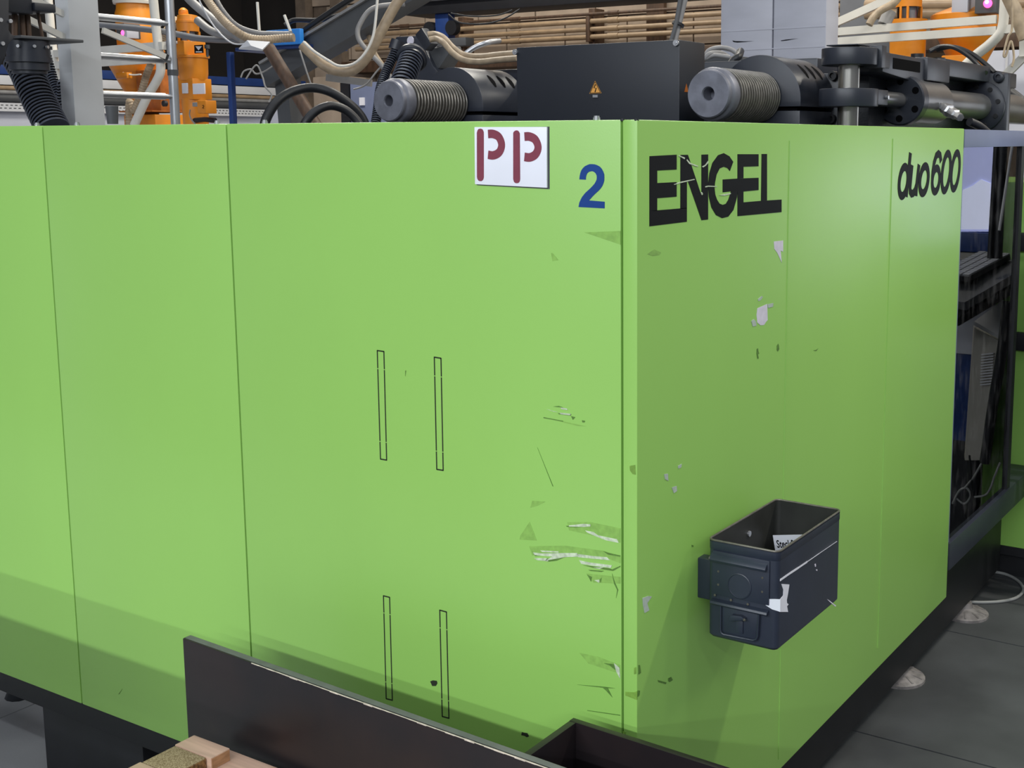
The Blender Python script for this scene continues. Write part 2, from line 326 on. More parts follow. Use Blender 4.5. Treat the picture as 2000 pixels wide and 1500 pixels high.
ds([(1.8285,1.6265),(1.8300,1.6374),(1.8298,1.6480),(1.8279,1.6576),(1.8244,1.6658),(1.8195,1.6723),(1.8132,1.6769),(1.8061,1.6792),(1.7983,1.6793),(1.7902,1.6771),(1.7822,1.6727),(1.7746,1.6664),(1.7677,1.6584),(1.7619,1.6491),(1.7573,1.6388),(1.7542,1.6281),(1.7527,1.6173),(1.7529,1.6069),(1.7547,1.5974),(1.7581,1.5892),(1.7629,1.5826),(1.7690,1.5780),(1.7760,1.5755),(1.7838,1.5752),(1.7919,1.5772),(1.7999,1.5814),(1.8076,1.5877),(1.8147,1.5957),(1.8206,1.6051),(1.8253,1.6155)], True)
build('lettering', dmb, 'decal_blk', cp, label='small black italic lettering near the far edge', smooth=False)
# number on the end cover
two = [(-0.1172,1.6489),(-0.1161,1.6572),(-0.1123,1.6661),(-0.1048,1.6723),(-0.0953,1.6755),(-0.0858,1.6753),(-0.0764,1.6726),(-0.0696,1.6666),(-0.0660,1.6588),(-0.0655,1.6492),(-0.0682,1.6405),(-0.0745,1.6325),(-0.0872,1.6226),(-0.0973,1.6131),(-0.0652,1.6117),(-0.0653,1.6003),(-0.1193,1.6011),(-0.1176,1.6086),(-0.1127,1.6176),(-0.1052,1.6257),(-0.0924,1.6357),(-0.0850,1.6428),(-0.0809,1.6499),(-0.0812,1.6560),(-0.0843,1.6612),(-0.0901,1.6633),(-0.0964,1.6628),(-0.1012,1.6592),(-0.1034,1.6539),(-0.1036,1.6486)]
nmb = MB()
def rs(P, n):
    L = [0]
    for a, b in zip(P, P[1:]): L.append(L[-1]+math.dist(a, b))
    o = []
    for i in range(n):
        g = L[-1]*i/(n-1); k = max(j for j in range(len(P)-1) if L[j] <= g+1e-9); u = (g-L[k])/max(1e-9, L[k+1]-L[k])
        o.append((P[k][0]+(P[k+1][0]-P[k][0])*u, P[k][1]+(P[k+1][1]-P[k][1])*u))
    return o
o_ = rs(two[:14], 26); i_ = rs(list(reversed(two[17:])), 26)
for a in range(25): nmb.prism([o_[a], o_[a+1], i_[a+1], i_[a]], -.0006, .0008, 'y')
nmb.prism([two[13], two[14], two[15], two[16], two[17]], -.0006, .0008, 'y')
build('number', nmb, 'decal_blue', mc, label='blue adhesive number two', smooth=False)
# torn sticker remains and scuffs on the side cover
for q in ([(0.5453,1.5079),(0.5911,1.5069),(0.5921,1.4830),(0.5791,1.4867),(0.5865,1.4601),(0.5639,1.4825),(0.5484,1.4922)],
          [(0.4715,1.3766),(0.5176,1.3803),(0.5212,1.3461),(0.5139,1.3438),(0.5042,1.3380),(0.4871,1.3397),(0.4724,1.3469),(0.4683,1.3633)]):
    flat('torn_sticker', [q], 'sticker', 'x', cp, label='torn white sticker')
for q in ([(0.4733,1.3954),(0.4900,1.3999),(0.4962,1.3971),(0.4854,1.3919),(0.4758,1.3909)], [(0.4437,1.3537),(0.4554,1.3565),(0.4651,1.3500),(0.4678,1.3412),(0.4511,1.3418)], [(0.5201,1.3795),(0.5476,1.3790),(0.5453,1.3712),(0.5228,1.3716)],
          [(0.0932,1.1183),(0.1062,1.1162),(0.1082,1.1023),(0.0969,1.1079)], [(0.1215,1.0865),(0.1386,1.0851),(0.1406,1.0749),(0.1292,1.0739)], [(0.1441,1.1218),(0.1576,1.1225),(0.1557,1.1161),(0.1460,1.1164)], [(0.0178,0.9091),(0.0374,0.9064),(0.0501,0.9013),(0.0339,0.8942),(0.0411,0.8782),(0.0250,0.8789),(0.0196,0.8951)]):
    flat('sticker_scrap', [q], 'sticker_g', 'x', cp)
flat('rubbed_patch', [[(0.0329,1.5225),(0.0554,1.5287),(0.0802,1.5214),(0.0749,1.5173),(0.0502,1.5175)]], 'green_rub', 'x', cp)
for q in ([(0.4717,1.2929),(0.4765,1.2933),(0.4792,1.2854),(0.4829,1.2816),(0.4769,1.2804),(0.4808,1.2712),(0.4748,1.2722),(0.4708,1.2834)], [(0.5689,1.2852),(0.5751,1.2887),(0.5792,1.2837),(0.5808,1.2758),(0.5745,1.2723),(0.5692,1.2764)], [(0.7675,1.2460),(0.7822,1.2450),(0.7939,1.2468),(0.7823,1.2426)], [(0.1991,0.9548),(0.2052,0.9520),(0.2052,0.9489),(0.1991,0.9517)],
          [(0.1106,0.7214),(0.1222,0.7199),(0.1281,0.7115),(0.1165,0.7120),(0.1107,0.7163)], [(0.0727,0.7333),(0.1049,0.7156),(0.1011,0.7141),(0.0746,0.7286)], [(0.0037,0.7886),(0.0090,0.7865),(0.0125,0.7707),(0.0037,0.7712)], [(0.0019,0.7419),(0.0090,0.7381),(0.0072,0.7301),(0.0019,0.7293)]):
    flat('scuff', [q], 'scr_dk', 'x', cp)
for q in ([(0.1408,1.6898),(0.1633,1.6850),(0.1615,1.6823),(0.1409,1.6880)], [(0.1709,1.6821),(0.1824,1.6756),(0.2135,1.6695),(0.2096,1.6682),(0.1786,1.6738),(0.1690,1.6803)], [(0.1229,1.6388),(0.1469,1.6426),(0.1982,1.6462),(0.2001,1.6448),(0.1506,1.6407),(0.1247,1.6378)], [(0.2273,1.6683),(0.2392,1.6709),(0.2511,1.6782),(0.2522,1.6745),(0.2412,1.6690),(0.2313,1.6664)], [(0.2398,1.6314),(0.2519,1.6325),(0.2867,1.6304),(0.2868,1.6290),(0.2539,1.6305),(0.2418,1.6295)],
          [(0.2975,1.6132),(0.3186,1.6143),(0.3464,1.6152),(0.3443,1.6134),(0.3186,1.6114)], [(0.2230,1.6207),(0.2280,1.6215),(0.2320,1.6176),(0.2281,1.6158)]):
    flat('scratch', [q], 'scr_lt', 'x', cp)
# scuffs, dents and rubbed patches on the end cover
for q in ([(-0.1078,1.5574),(-0.0333,1.5629),(-0.0333,1.5393)], [(-0.1790,1.5184),(-0.1746,1.5177),(-0.1626,1.5064),(-0.1759,1.5040)], [(-0.2331,1.0159),(-0.2172,0.9822),(-0.2574,0.9771),(-0.2549,0.9855)], [(-0.2351,0.9682),(-0.1528,0.9838),(-0.0694,0.9890),(-0.0349,0.9858),(-0.0349,0.9726),(-0.0586,0.9758),(-0.1587,0.9691),(-0.2283,0.9516)],
          [(-0.1490,1.0289),(-0.0965,1.0376),(-0.0347,1.0367),(-0.0348,1.0104),(-0.0824,1.0134),(-0.1446,1.0142)], [(-0.1965,1.2183),(-0.1051,1.2125),(-0.1249,1.2110),(-0.1515,1.2133)], [(-0.1242,0.7848),(-0.0816,0.7867),(-0.0355,0.7817),(-0.0355,0.7652),(-0.1040,0.7687)], [(-0.2266,1.0571),(-0.1964,1.0599),(-0.2151,1.0492),(-0.2315,1.0426)], [(-0.1083,0.9397),(-0.0350,0.9470),(-0.0350,0.9346),(-0.0918,0.9255)]):
    flat('rubbed_patch', [q], 'green_rub', 'y')
for q in ([(-0.1918,1.2341),(-0.1760,1.2312),(-0.1670,1.2313),(-0.1760,1.2321)], [(-0.1601,1.2406),(-0.1467,1.2402),(-0.1457,1.2375),(-0.1590,1.2379)], [(-0.1625,1.2309),(-0.1391,1.2317),(-0.1391,1.2289),(-0.1603,1.2283)], [(-0.1445,1.0239),(-0.1131,1.0320),(-0.0977,1.0337),(-0.0977,1.0298),(-0.1132,1.0263),(-0.1445,1.0219)], [(-0.1088,1.0203),(-0.0911,1.0205),(-0.0824,1.0163),(-0.0628,1.0159),(-0.0412,1.0158),(-0.0380,1.0098),(-0.0650,1.0098),(-0.0868,1.0136),(-0.1044,1.0172)],
          [(-0.2258,0.9580),(-0.2048,0.9598),(-0.1587,0.9691),(-0.1270,0.9748),(-0.1248,0.9685),(-0.1542,0.9621),(-0.1864,0.9513),(-0.2003,0.9468),(-0.1817,0.9581),(-0.2224,0.9536)], [(-0.2236,0.9475),(-0.1956,0.9526),(-0.1910,0.9475),(-0.2166,0.9448)], [(-0.1248,0.9733),(-0.0914,0.9755),(-0.0630,0.9788),(-0.0565,0.9743),(-0.0915,0.9707),(-0.1248,0.9675)], [(-0.1226,0.9621),(-0.1026,0.9619),(-0.0522,0.9656),(-0.0544,0.9604),(-0.0916,0.9573),(-0.1182,0.9562)], [(-0.0916,0.9544),(-0.0696,0.9585),(-0.0784,0.9540)], [(-0.0895,0.9307),(-0.0785,0.9338),(-0.0796,0.9278)],
          [(-0.0485,0.7826),(-0.0366,0.7766),(-0.0355,0.7564),(-0.0431,0.7673)], [(-0.2093,0.9649),(-0.1678,0.9704),(-0.1678,0.9684),(-0.2047,0.9627)]):
    flat('scratch', [q], 'scr_lt', 'y')
for q in ([(-0.1770,1.2405),(-0.1646,1.2429),(-0.1557,1.2411),(-0.1669,1.2407)], [(-0.1670,1.2294),(-0.1380,1.2309),(-0.1391,1.2280),(-0.1648,1.2278)], [(-0.1380,1.2272),(-0.1292,1.2264),(-0.1347,1.2210)], [(-0.1149,1.2225),(-0.1083,1.2223),(-0.1094,1.2194),(-0.1138,1.2189)], [(-0.1988,1.2181),(-0.1559,1.2166),(-0.1559,1.2152),(-0.1989,1.2166)], [(-0.1513,1.0218),(-0.1288,1.0246),(-0.1132,1.0263),(-0.1310,1.0223),(-0.1490,1.0202)], [(-0.2281,0.9605),(-0.2247,0.9552),(-0.2048,0.9558),(-0.2212,0.9519)], [(-0.2213,0.9459),(-0.1840,0.9547),(-0.1542,0.9621),(-0.1726,0.9519),(-0.1910,0.9466),(-0.2166,0.9458)],
          [(-0.1138,0.9541),(-0.0587,0.9586),(-0.0522,0.9580),(-0.0349,0.9678),(-0.0349,0.9659),(-0.0501,0.9555),(-0.0916,0.9534)], [(-0.1027,0.9475),(-0.0696,0.9518),(-0.0740,0.9491),(-0.0983,0.9464)], [(-0.1061,0.9381),(-0.0950,0.9354),(-0.0973,0.9263),(-0.1006,0.9315)], [(-0.0796,0.9336),(-0.0741,0.9385),(-0.0763,0.9285)], [(-0.0716,0.9887),(-0.0586,0.9872),(-0.0349,0.9868),(-0.0349,0.9849),(-0.0608,0.9840)], [(-0.0705,0.7775),(-0.0485,0.7806),(-0.0366,0.7776),(-0.0464,0.7704),(-0.0573,0.7756)], [(-0.1293,0.7220),(-0.0708,0.7322),(-0.0465,0.7352),(-0.0619,0.7315),(-0.0521,0.7162),(-0.0664,0.7264),(-0.0730,0.7297)],
          [(-0.0522,0.9503),(-0.0480,0.9321),(-0.0415,0.9219),(-0.0437,0.9062),(-0.0394,0.9223),(-0.0458,0.9344)], [(-0.1069,0.6776),(-0.0357,0.6869),(-0.0357,0.6854),(-0.1069,0.6766)], [(-0.2134,1.1598),(-0.1788,1.0916),(-0.1800,1.0914)], [(-0.5288,1.2716),(-0.5268,1.2718),(-0.5292,1.2604)], [(-1.4788,0.3826),(-1.4922,0.3660),(-1.4964,0.3636)]):
    flat('scuff', [q], 'scr_dk', 'y')
for q in ([(-0.0154,1.1530),(-0.0039,1.1565),(-0.0029,1.1392),(-0.0092,1.1392),(-0.0144,1.1449)], [(-0.0247,0.7337),(-0.0074,0.7370),(0.0001,0.7408),(0.0001,0.7243),(-0.0053,0.7249),(-0.0247,0.7269)], [(-0.0303,0.6568),(-0.0227,0.6569),(-0.0271,0.6498),(-0.0303,0.6489)], [(-0.0063,0.7837),(-0.0020,0.7857),(-0.0020,0.7731),(-0.0063,0.7712)]):
    flat('scuff', [q], 'green_dk', 'y', cp)
# black base frame and feet
build('base_frame', MB().box((-2.7, .05, .205), (-.2, .16, .30)).box((-.3, .16, .055), (-.10, 2.9, .30)).box((-1.9, .9, .12), (-.32, 3.4, .30)).box((-.30, 1.95, .0), (-.16, 2.35, .1)), 'frame_blk', mc, bevel=.004)
build('base_leg', MB().box((-1.92, .06, 0), (-1.5, .35, .205)), 'frame_blk', mc, bevel=.004)
build('inner_body', MB().box((-2.7, .10, .30), (-.06, 1.86, 1.62)), 'frame_blk', mc)
for px_, py_ in ((-.145, 1.86), (-.118, 2.5), (-.145, .5)):
    f_ = build('levelling_foot', MB().lathe((px_, py_, 0), (0, 0, 1), [(0, .085), (.009, .085), (.014, .078), (.022, .045), (.03, .028), (.05, .024)], 28), 'foot', mc)
    for k in range(10):
        g = k*math.pi/5; d_ = Vector((math.cos(g), math.sin(g), 0))
        build('foot_rib', MB().beam(Vector((px_, py_, .021))+d_*.035, Vector((px_, py_, .012))+d_*.078, .006, .008), 'foot', f_)
    build('foot_bolt', MB().cyl((px_, py_, .06), (px_, py_, .16), .014, 12), 'steel', f_)
# tie bars with ribbed ends and half-round caps
def tie_bar(X, Y, Z):
    rf, rc = .069, .077
    b_ = build('tie_bar', MB().lathe((X, Y, Z), (0, 1, 0), [(.05, .012), (.05, .017), (.004, .0185), (0, .021), (0, .066), (.004, rf), (.016, rf+.001), (.022, rc-.002), (.026, rc), (.052, rc), (.06, rc-.003)], 48), 'bar', mc, label='tie bar end with centre hole', angle=28)
    prof = [(.06, .064)]; y = .06; pitch = .0160
    for k in range(17):
        prof += [(y+.0075, .064), (y+.0083, rc-.0015), (y+.0095, rc), (y+.0132, rc), (y+.0144, rc-.0015), (y+.0155, .064)]; y += pitch
    prof.append((.42, .064))
    build('ribbed_thread', MB().lathe((X, Y, Z), (0, 1, 0), prof, 56), 'thread', b_, angle=25)
    Yc = Y+.335; R = .141; n = 40
    poly = [(X+R*math.cos(math.pi*i/n), Z-.012+R*math.sin(math.pi*i/n)) for i in range(n+1)]
    poly = [(X+R, Z-.03)] + poly + [(X-R, Z-.03)]
    c_ = build('bar_cap', MB().prism(poly, Yc, Yc+.26, 'y'), 'black', mc, bevel=.003, label='half-round black nut cover')
    build('lower_block', MB().box((X-R+.004, Yc+.004, Z-.2), (X+R-.004, Yc+.26, Z-.042)), 'black', c_, bevel=.003)
    build('split_gap', MB().box((X-R+.02, Yc+.02, Z-.045), (X+R-.02, Yc+.25, Z-.028)), 'groove', c_)
    for k in range(3):
        yy = Yc+.10+.055*k; vs = []
        mb = MB(); prev = None
        pts2 = []
        for a in range(8):
            g = math.radians(30+3.4*a); wd = .011*math.sin(math.pi*(a+.6)/8.2)+.002; rr = R+.0006
            pts2.append(((X+rr*math.cos(g), yy-wd, Z-.012+rr*math.sin(g)), (X+rr*math.cos(g), yy+wd, Z-.012+rr*math.sin(g))))
        for (a, b), (c, d) in zip(pts2, pts2[1:]): mb.add([a, b, d, c], [(0, 1, 2, 3)])
        build('cap_slot', mb, 'groove', c_)
B2 = (-0.6038,1.3801,1.8480)
B1 = (-1.8296,1.3868,1.8369)
tie_bar(B2[0], 1.385, B2[2]); tie_bar(B1[0], 1.385, B2[2])
# platen behind the caps
build('platen', MB().box((-2.25, 1.99, 1.2), (-.42, 2.3, 1.93)).box((-1.9, 2.05, 1.9), (-.55, 2.28, 1.985)), 'black', mc, bevel=.006)
# black electrical box
PB = (-1.3505,1.4700,2.0041); PC = (-0.7461,1.4700,2.0110)
eb = build('electrical_box', MB().box((PB[0], 1.47, 1.70), (PC[0], 1.475+.155, PB[2]+.008)), 'blackbox', mc, bevel=.004, label='black sheet steel electrical box')
tri = [(-1.0469,1.8989),(-1.0234,1.8608),(-1.0682,1.8601)]
def shrink(P, k):
    c = (sum(p[0] for p in P)/len(P), sum(p[1] for p in P)/len(P)); return [(c[0]+(p[0]-c[0])*k, c[1]+(p[1]-c[1])*k) for p in P]
lb = build('warning_label', MB().prism(tri, 1.4692, 1.4702, 'y'), 'yellow', eb, label='yellow high voltage triangle')
for a, b in ((.93, .80),):
    P = shrink(tri, a); Q = shrink(tri, b); mb = MB()
    for i in range(3): mb.prism([P[i], P[(i+1) % 3], Q[(i+1) % 3], Q[i]], 1.4688, 1.4694, 'y')
    build('label_border', mb, 'decal_blk', lb, smooth=False)
build('lightning_mark', MB().stroke([(-1.0450,1.8879),(-1.0508,1.8771),(-1.0423,1.8769),(-1.0471,1.8644)], .0035, 1.4688, 1.4694, 'y'), 'decal_blk', lb, smooth=False)
build('box_latch', MB().prism([(-1.0538,1.8559),(-1.0357,1.8556),(-1.0358,1.8477),(-1.0539,1.8480)], 1.466, 1.471, 'y'), 'zinc', eb)
for p in ((-0.7565,1.4700,2.0025), (-1.3526,1.4700,1.9977)):
    build('box_screw', MB().cyl((p[0], 1.463, p[2]), (p[0], 1.472, p[2]), .009, 16).cyl((p[0], 1.461, p[2]), (p[0], 1.463, p[2]), .004, 8), 'zinc', eb)
build('box_label', MB().prism(shrink([(1.5, 1.86), (1.525, 1.86), (1.5125, 1.885)], 1), PC[0]+.0008, PC[0], 'x'), 'orange_dk', eb)
# clamp linkage on the operator side: pin, lugs, arm, cylinder
XP = -.32; PN = (-0.3200,1.7483,1.9188); YP = PN[1]
build('link_pin', MB().cyl((XP, YP, 1.70), (XP, YP, 1.99), .032, 28), 'steel', mc)
lg = build('upper_lug', MB().cyl((XP, YP, 1.937), (XP, YP, 1.987), .083, 40).box((XP-.06, YP+.03, 1.937), (XP+.055, YP+.2, 1.985)), 'black', mc, bevel=.003)
build('lug_cover', MB().box((XP-.05, YP-.06, 1.992), (XP+.05, YP+.05, 1.996)).box((XP+.035, YP+.03, 1.93), (XP+.09, YP+.07, 1.996)), 'black', lg, bevel=.002)
lw = build('lower_lug', MB().cyl((XP, YP, 1.815), (XP, YP, 1.868), .088, 40).box((XP-.05, YP+.02, 1.822), (XP+.07, YP+.15, 1.868)), 'black', mc, bevel=.003)
build('lug_bolt', MB().cyl((XP+.066, YP+.13, 1.846), (XP+.079, YP+.13, 1.846), .006, 8), 'zinc', lw)
build('pin_bracket', MB().box((XP-.24, 2.0, 1.66), (XP-.03, YP+.5, 1.93)).box((XP-.1, YP-.1, 1.72), (XP+.13, YP+.45, 1.757)), 'casting', mc, bevel=.004)
for q in ((-0.4662,1.9900,1.9212), (-0.4682,1.9900,1.7843)):
    build('bracket_bolt', MB().lathe((q[0], 2.0, q[2]), (0, -1, 0), [(0, .015), (.03, .015), (.03, .009), (.02, .008)], 14), 'frame_blk', mc)
# arm running back from the lug
build('link_arm', MB().hexa([(XP-.1, YP+.15, 1.925), (XP+.05, YP+.15, 1.925), (XP+.05, YP+.55, 1.90), (XP-.1, YP+.55, 1.90)], [(XP-.1, YP+.15, 1.985), (XP+.05, YP+.15, 1.985), (XP+.05, YP+.55, 1.985), (XP-.1, YP+.55, 1.985)]), 'black', mc, bevel=.004)
build('arm_recess', MB().box((XP+.045, YP+.24, 1.938), (XP+.0515, YP+.5, 1.972)), 'groove', mc)
build('arm_block', MB().box((XP-.16, YP+.55, 1.915), (XP+.06, YP+.8, 1.992)).box((XP-.14, YP+.78, 1.94), (XP+.05, YP+1.35, 2.0)).box((XP-.14, YP+1.35, 1.93), (XP+.05, YP+1.75, 1.99)), 'black', mc, bevel=.006)
build('casting_body', MB().box((XP-.3, YP+.4, 1.70), (XP-.04, YP+1.75, 1.945)).lathe((XP-.17, YP+.42, 1.80), (0, 1, 0), [(0, .12), (.3, .14), (1.0, .14)], 30), 'casting', mc, bevel=.01)
for yy in (.62, .86):
    build('cap_screw', MB().cyl((XP, YP+yy, 1.985), (XP, YP+yy, 2.008), .022, 16), 'frame_blk', mc)
# hydraulic cylinder along the machine axis
XC, ZC = XP+.02, 1.846
YF = (-0.3000,2.1474,1.8462)[1]
build('piston_rod', MB().cyl((XC, YP+.1, ZC), (XC, YF+.05, ZC), .024, 24), 'steel_dk', mc)
fg = build('cylinder_flange', MB().lathe((XC, YF, ZC), (0, 1, 0), [(0, .03), (0, .078), (.004, .082), (.05, .082), (.05, .072), (.34, .072), (.345, .07)], 40), 'black', mc)
for k in range(6):
    g = math.radians(30+60*k); q = (XC+.06*math.cos(g), YF, ZC+.06*math.sin(g))
    build('flange_hole', MB().cyl((q[0], YF-.001, q[2]), (q[0], YF+.01, q[2]), .0115, 14), 'groove', fg)
build('cylinder_collar', MB().lathe((XC, YF+.05, ZC), (0, 1, 0), [(0, .074), (.29, .074), (.295, .07)], 36), 'steel_dk', fg)
YE = (-0.3000,3.0837,1.8716)[1]
build('cylinder_tube', MB().cyl((XC, YF+.3, ZC), (XC, YE+.1, ZC), .05, 30), 'steel_dk', mc)
ef = build('end_flange_plate', MB().box((XC-.14, YE, 1.66), (XC+.105, YE+.05, 1.975)), 'black', mc, bevel=.012)
build('end_flange_ring', MB().lathe((XC, YE, ZC), (0, -1, 0), [(0, .098), (.02, .098), (.024, .09), (.024, .055)], 40), 'black', ef)
for a, b in ((-.03, .112), (.07, .112)):
    build('flange_bolt', MB().lathe((XC+a, YE, ZC+b), (0, -1, 0), [(0, .02), (.022, .02), (.024, .017), (.024, .010), (.012, .009)], 18), 'black', ef)
for k in range(5):
    g = math.radians(-70+42*k); build('ring_bolt', MB().cyl((XC+.077*math.cos(g), YE-.024, ZC+.077*math.sin(g)), (XC+.077*math.cos(g), YE-.032, ZC+.077*math.sin(g)), .009, 12), 'frame_blk', ef)
build('piston_rod', MB().cyl((XC, YE+.05, ZC), (XC, YE+1.3, ZC), .062, 28), 'steel_dk', mc)
# silver hydraulic fitting with its hose
fp = [(-0.2373,2.3715,1.8340),(-0.2045,2.3301,1.8206),(-0.1646,2.2925,1.8042),(-0.1253,2.2546,1.7881),(-0.0898,2.2268,1.7759)]
ft = build('hydraulic_fitting', MB().lathe(fp[0], Vector(fp[1])-Vector(fp[0]), [(0, .013), (.02, .013)], 6).lathe(Vector(fp[0])+(Vector(fp[2])-Vector(fp[0]))*.28, Vector(fp[2])-Vector(fp[0]), [(0, .019), (.022, .019), (.022, .014), (.03, .014), (.03, .022), (.052, .022), (.056, .015), (.062, .018), (.10, .018), (.105, .013), (.135, .013)], 6, True), 'zinc', mc, angle=20)
build('hydraulic_hose', MB().tube([(-0.0941,2.2360,1.7760),(-0.0700,2.2832,1.7582),(-0.0374,2.3548,1.7132)], .014, 12), 'rubber', mc)
build('hydraulic_hose', MB().tube([(-0.5249,3.1238,2.0691),(-0.4912,3.1475,2.0873),(-0.4282,3.1258,2.0815),(-0.3622,3.1009,2.0458),(-0.3069,3.0682,2.0029),(-0.2684,3.0273,1.9725)], .009, 10), 'rubber', mc)
build('hydraulic_hose', MB().tube([(-0.5150,3.1907,2.0788),(-0.4473,3.1744,2.0873),(-0.3692,3.1581,2.0593),(-0.2995,3.1335,2.0118),(-0.2521,3.0970,1.9752)], .009, 10), 'rubber', mc)
build('hydraulic_hose', MB().tube([(-0.3599,3.5579,1.9393),(-0.3008,3.5867,1.8960),(-0.2409,3.6142,1.8420)], .03, 12), 'rubber', mc)
# sliding guard with glass
dr = build('guard_frame', MB().box((-.03, 1.872, 1.695), (0, 2.93, 1.748)).box((-.03, 1.872, .44), (-.004, 1.885, 1.7)), 'bluegrey', mc, bevel=.002, label='blue-grey guard frame')
build('guard_pane', MB().box((-.016, 1.885, .475), (-.011, 2.58, 1.70)), 'glass', dr, label='scratched clear guard pane')
build('guard_sill', MB().box((-.13, 1.87, .385), (.004, 2.93, .474)), 'sill', dr, bevel=.003, label='dark guard sill')
build('guard_edge', MB().box((-.03, 2.56, .47), (-.002, 2.60, 1.70)), 'frame_blk', dr)
build('guard_floor', MB().box((-.75, 1.88, .45), (-.13, 2.93, .47)), 'grey_dk', dr)
# ================================================================ sign on the end cover
sg = thing('plastic_sign', 'white plastic sign with red stencilled letters on the green cover', 'sign', (-.265, 0, 1.63))
build('sign_board', MB().prism([(-0.3433,1.7396),(-0.1828,1.7390),(-0.1836,1.6330),(-0.3446,1.6364)], -.0042, -.0006, 'y'), 'white_sign', sg, bevel=.0008)
build('sign_backing', MB().prism([(-0.3421,1.7391),(-0.1795,1.7395),(-0.1804,1.6308),(-0.3423,1.6346)], -.0006, 0, 'y'), 'sign_edge', sg)
def bar_(a, b, wd):
    mb = MB(); n = 10; a = Vector(a); b = Vector(b); d = (b-a).normalized(); m = Vector((-d.y, d.x))
    P = [a+(m*math.cos(g)+(-d)*math.sin(g))*wd/2 for g in [math.pi*i/n for i in range(n+1)]]+[b+(-m*math.cos(g)+d*math.sin(g))*wd/2 for g in [math.pi*i/n for i in range(n+1)]]
    P = [(p.x+random.uniform(-.0003, .0003), p.y+random.uniform(-.0003, .0003)) for p in P]
    return mb.prism(P, -.0048, -.004, 'y')
q = [(-0.3294,1.7290),(-0.3313,1.6501),(-0.2481,1.7260),(-0.2490,1.6472)]
build('stencil_letter', bar_(q[0], q[1], .0158), 'red', sg, smooth=False); build('stencil_letter', bar_(q[2], q[3], .0150), 'red', sg, smooth=False)
for pl in ([(-0.3119,1.7271),(-0.3002,1.7270),(-0.2876,1.7215),(-0.2816,1.7079),(-0.2870,1.6951),(-0.2999,1.6891),(-0.3127,1.6900)], [(-0.2307,1.7223),(-0.2195,1.7223),(-0.2074,1.7169),(-0.2014,1.7040),(-0.2066,1.6919),(-0.2190,1.6860),(-0.2313,1.6868)]):
    P = [tuple(v)[:2] for v in spline([(a[0], a[1], 0) for a in pl], 5)]
    build('stencil_letter', MB().stroke(P, .0152, -.0048, -.004, 'y'), 'red', sg, smooth=False)
# ================================================================ ammunition box hung on the side cover
cx0, cx1, cy0, cy1, cz0, cz1 = .035, .180, .200, .503, .781, .972
cn = thing('ammunition_box', 'open blue-black steel ammunition box hung on the green side cover', 'box', (.1, .35, .781))
t = .0022
body = MB()
def rrect(x0, x1, y0, y1, r, n=4):
    o = []
    for cx, cy, a0 in ((x1-r, y1-r, 0), (x0+r, y1-r, 90), (x0+r, y0+r, 180), (x1-r, y0+r, 270)):
        for i in range(n+1):
            g = math.radians(a0+90*i/n); o.append((cx+r*math.cos(g), cy+r*math.sin(g)))
    return o
O = rrect(cx0, cx1, cy0, cy1, .012); I = rrect(cx0+t, cx1-t, cy0+t, cy1-t, .010); n = len(O)
Ob = rrect(cx0+.004, cx1-.004, cy0+.004, cy1-.004, .010)
vs = [(a, b, cz0) for a, b in Ob]+[(a, b, cz0+.005) for a, b in O]+[(a, b, cz1) for a, b in O]+[(a, b, cz1) for a, b in I]
fs = [tuple(reversed(range(n)))]+[(k*n+i, k*n+(i+1) % n, (k+1)*n+(i+1) % n, (k+1)*n+i) for k in range(3) for i in range(n)]
bd = build('box_body', MB().add(vs, fs), 'can', cn)
build('box_lining', MB().add([(a, b, cz1-.0005) for a, b in I]+[(a, b, cz0+.006) for a, b in I], [(i, i+n, (i+1) % n+n, (i+1) % n) for i in range(n)]+[tuple(range(n, 2*n))]), 'can_in', bd)
R_ = [(a, b, cz1) for a, b in rrect(cx0+.0005, cx1-.0005, cy0+.0005, cy1-.0005, .0118)]
build('box_rim', MB().tube(R_+[R_[0], R_[1]], .0021, 8, smooth=False), 'can_rim', cn)
build('folded_band', MB().add([(a, b, cz1-.003) for a, b in rrect(cx0-.001, cx1+.001, cy0-.001, cy1+.001, .013)]+[(a, b, cz1-.017) for a, b in rrect(cx0-.001, cx1+.001, cy0-.001, cy1+.001, .013)]+[(a, b, cz1-.0185) for a, b in O], [(k*n+i, (k+1)*n+i, (k+1)*n+(i+1) % n, k*n+(i+1) % n) for k in range(2) for i in range(n)]), 'can', bd)
# end wall hardware
hp = build('hinge_plate', MB().box((.046, .1965, .868), (.164, .2, .953)), 'can', cn, bevel=.0015)
build('hinge_bar', MB().prism([(.190, .9435), (.1985, .949), (.1985, .9385), (.1925, .9335), (.1885, .9335), (.1865, .9385)], .044, .160, 'x'), 'can', hp, bevel=.0012)
build('hinge_pin', MB().cyl((.043, .191, .939), (.0455, .191, .939), .004, 12), 'can_rim', hp)
build('round_boss', MB().lathe((.104, .1965, .894), (0, -1, 0), [(0, .0245), (.0012, .0245), (.0018, .0232), (.0006, .0222), (.0006, .002)], 36), 'can', hp)
for a, b in ((.059, .914), (.150, .919), (.059, .888), (.150, .892), (.052, .866), (.121, .862), (.086, .863)):
    build('spot_weld', MB().lathe((a, .1968, b), (0, -1, 0), [(0, .0026), (.0008, .002)], 8), 'can_rim', hp)
lt = build('latch_ledge', MB().prism([(.2, .859), (.1905, .856), (.1885, .852), (.191, .849), (.2, .851)], .045, .163, 'x'), 'can', cn, bevel=.001)
W = [(.066, .8485), (.066, .802), (.0675, .796), (.073, .7935), (.134, .7955), (.1405, .7985), (.143, .805), (.145, .85)]
build('latch_wire', MB().tube([(a, .1945, b) for a, b in W], .0022, 8, smooth=False), 'can', lt)
build('latch_plate', MB().box((.068, .1965, .797), (.142, .2, .85)), 'can', lt, bevel=.001)
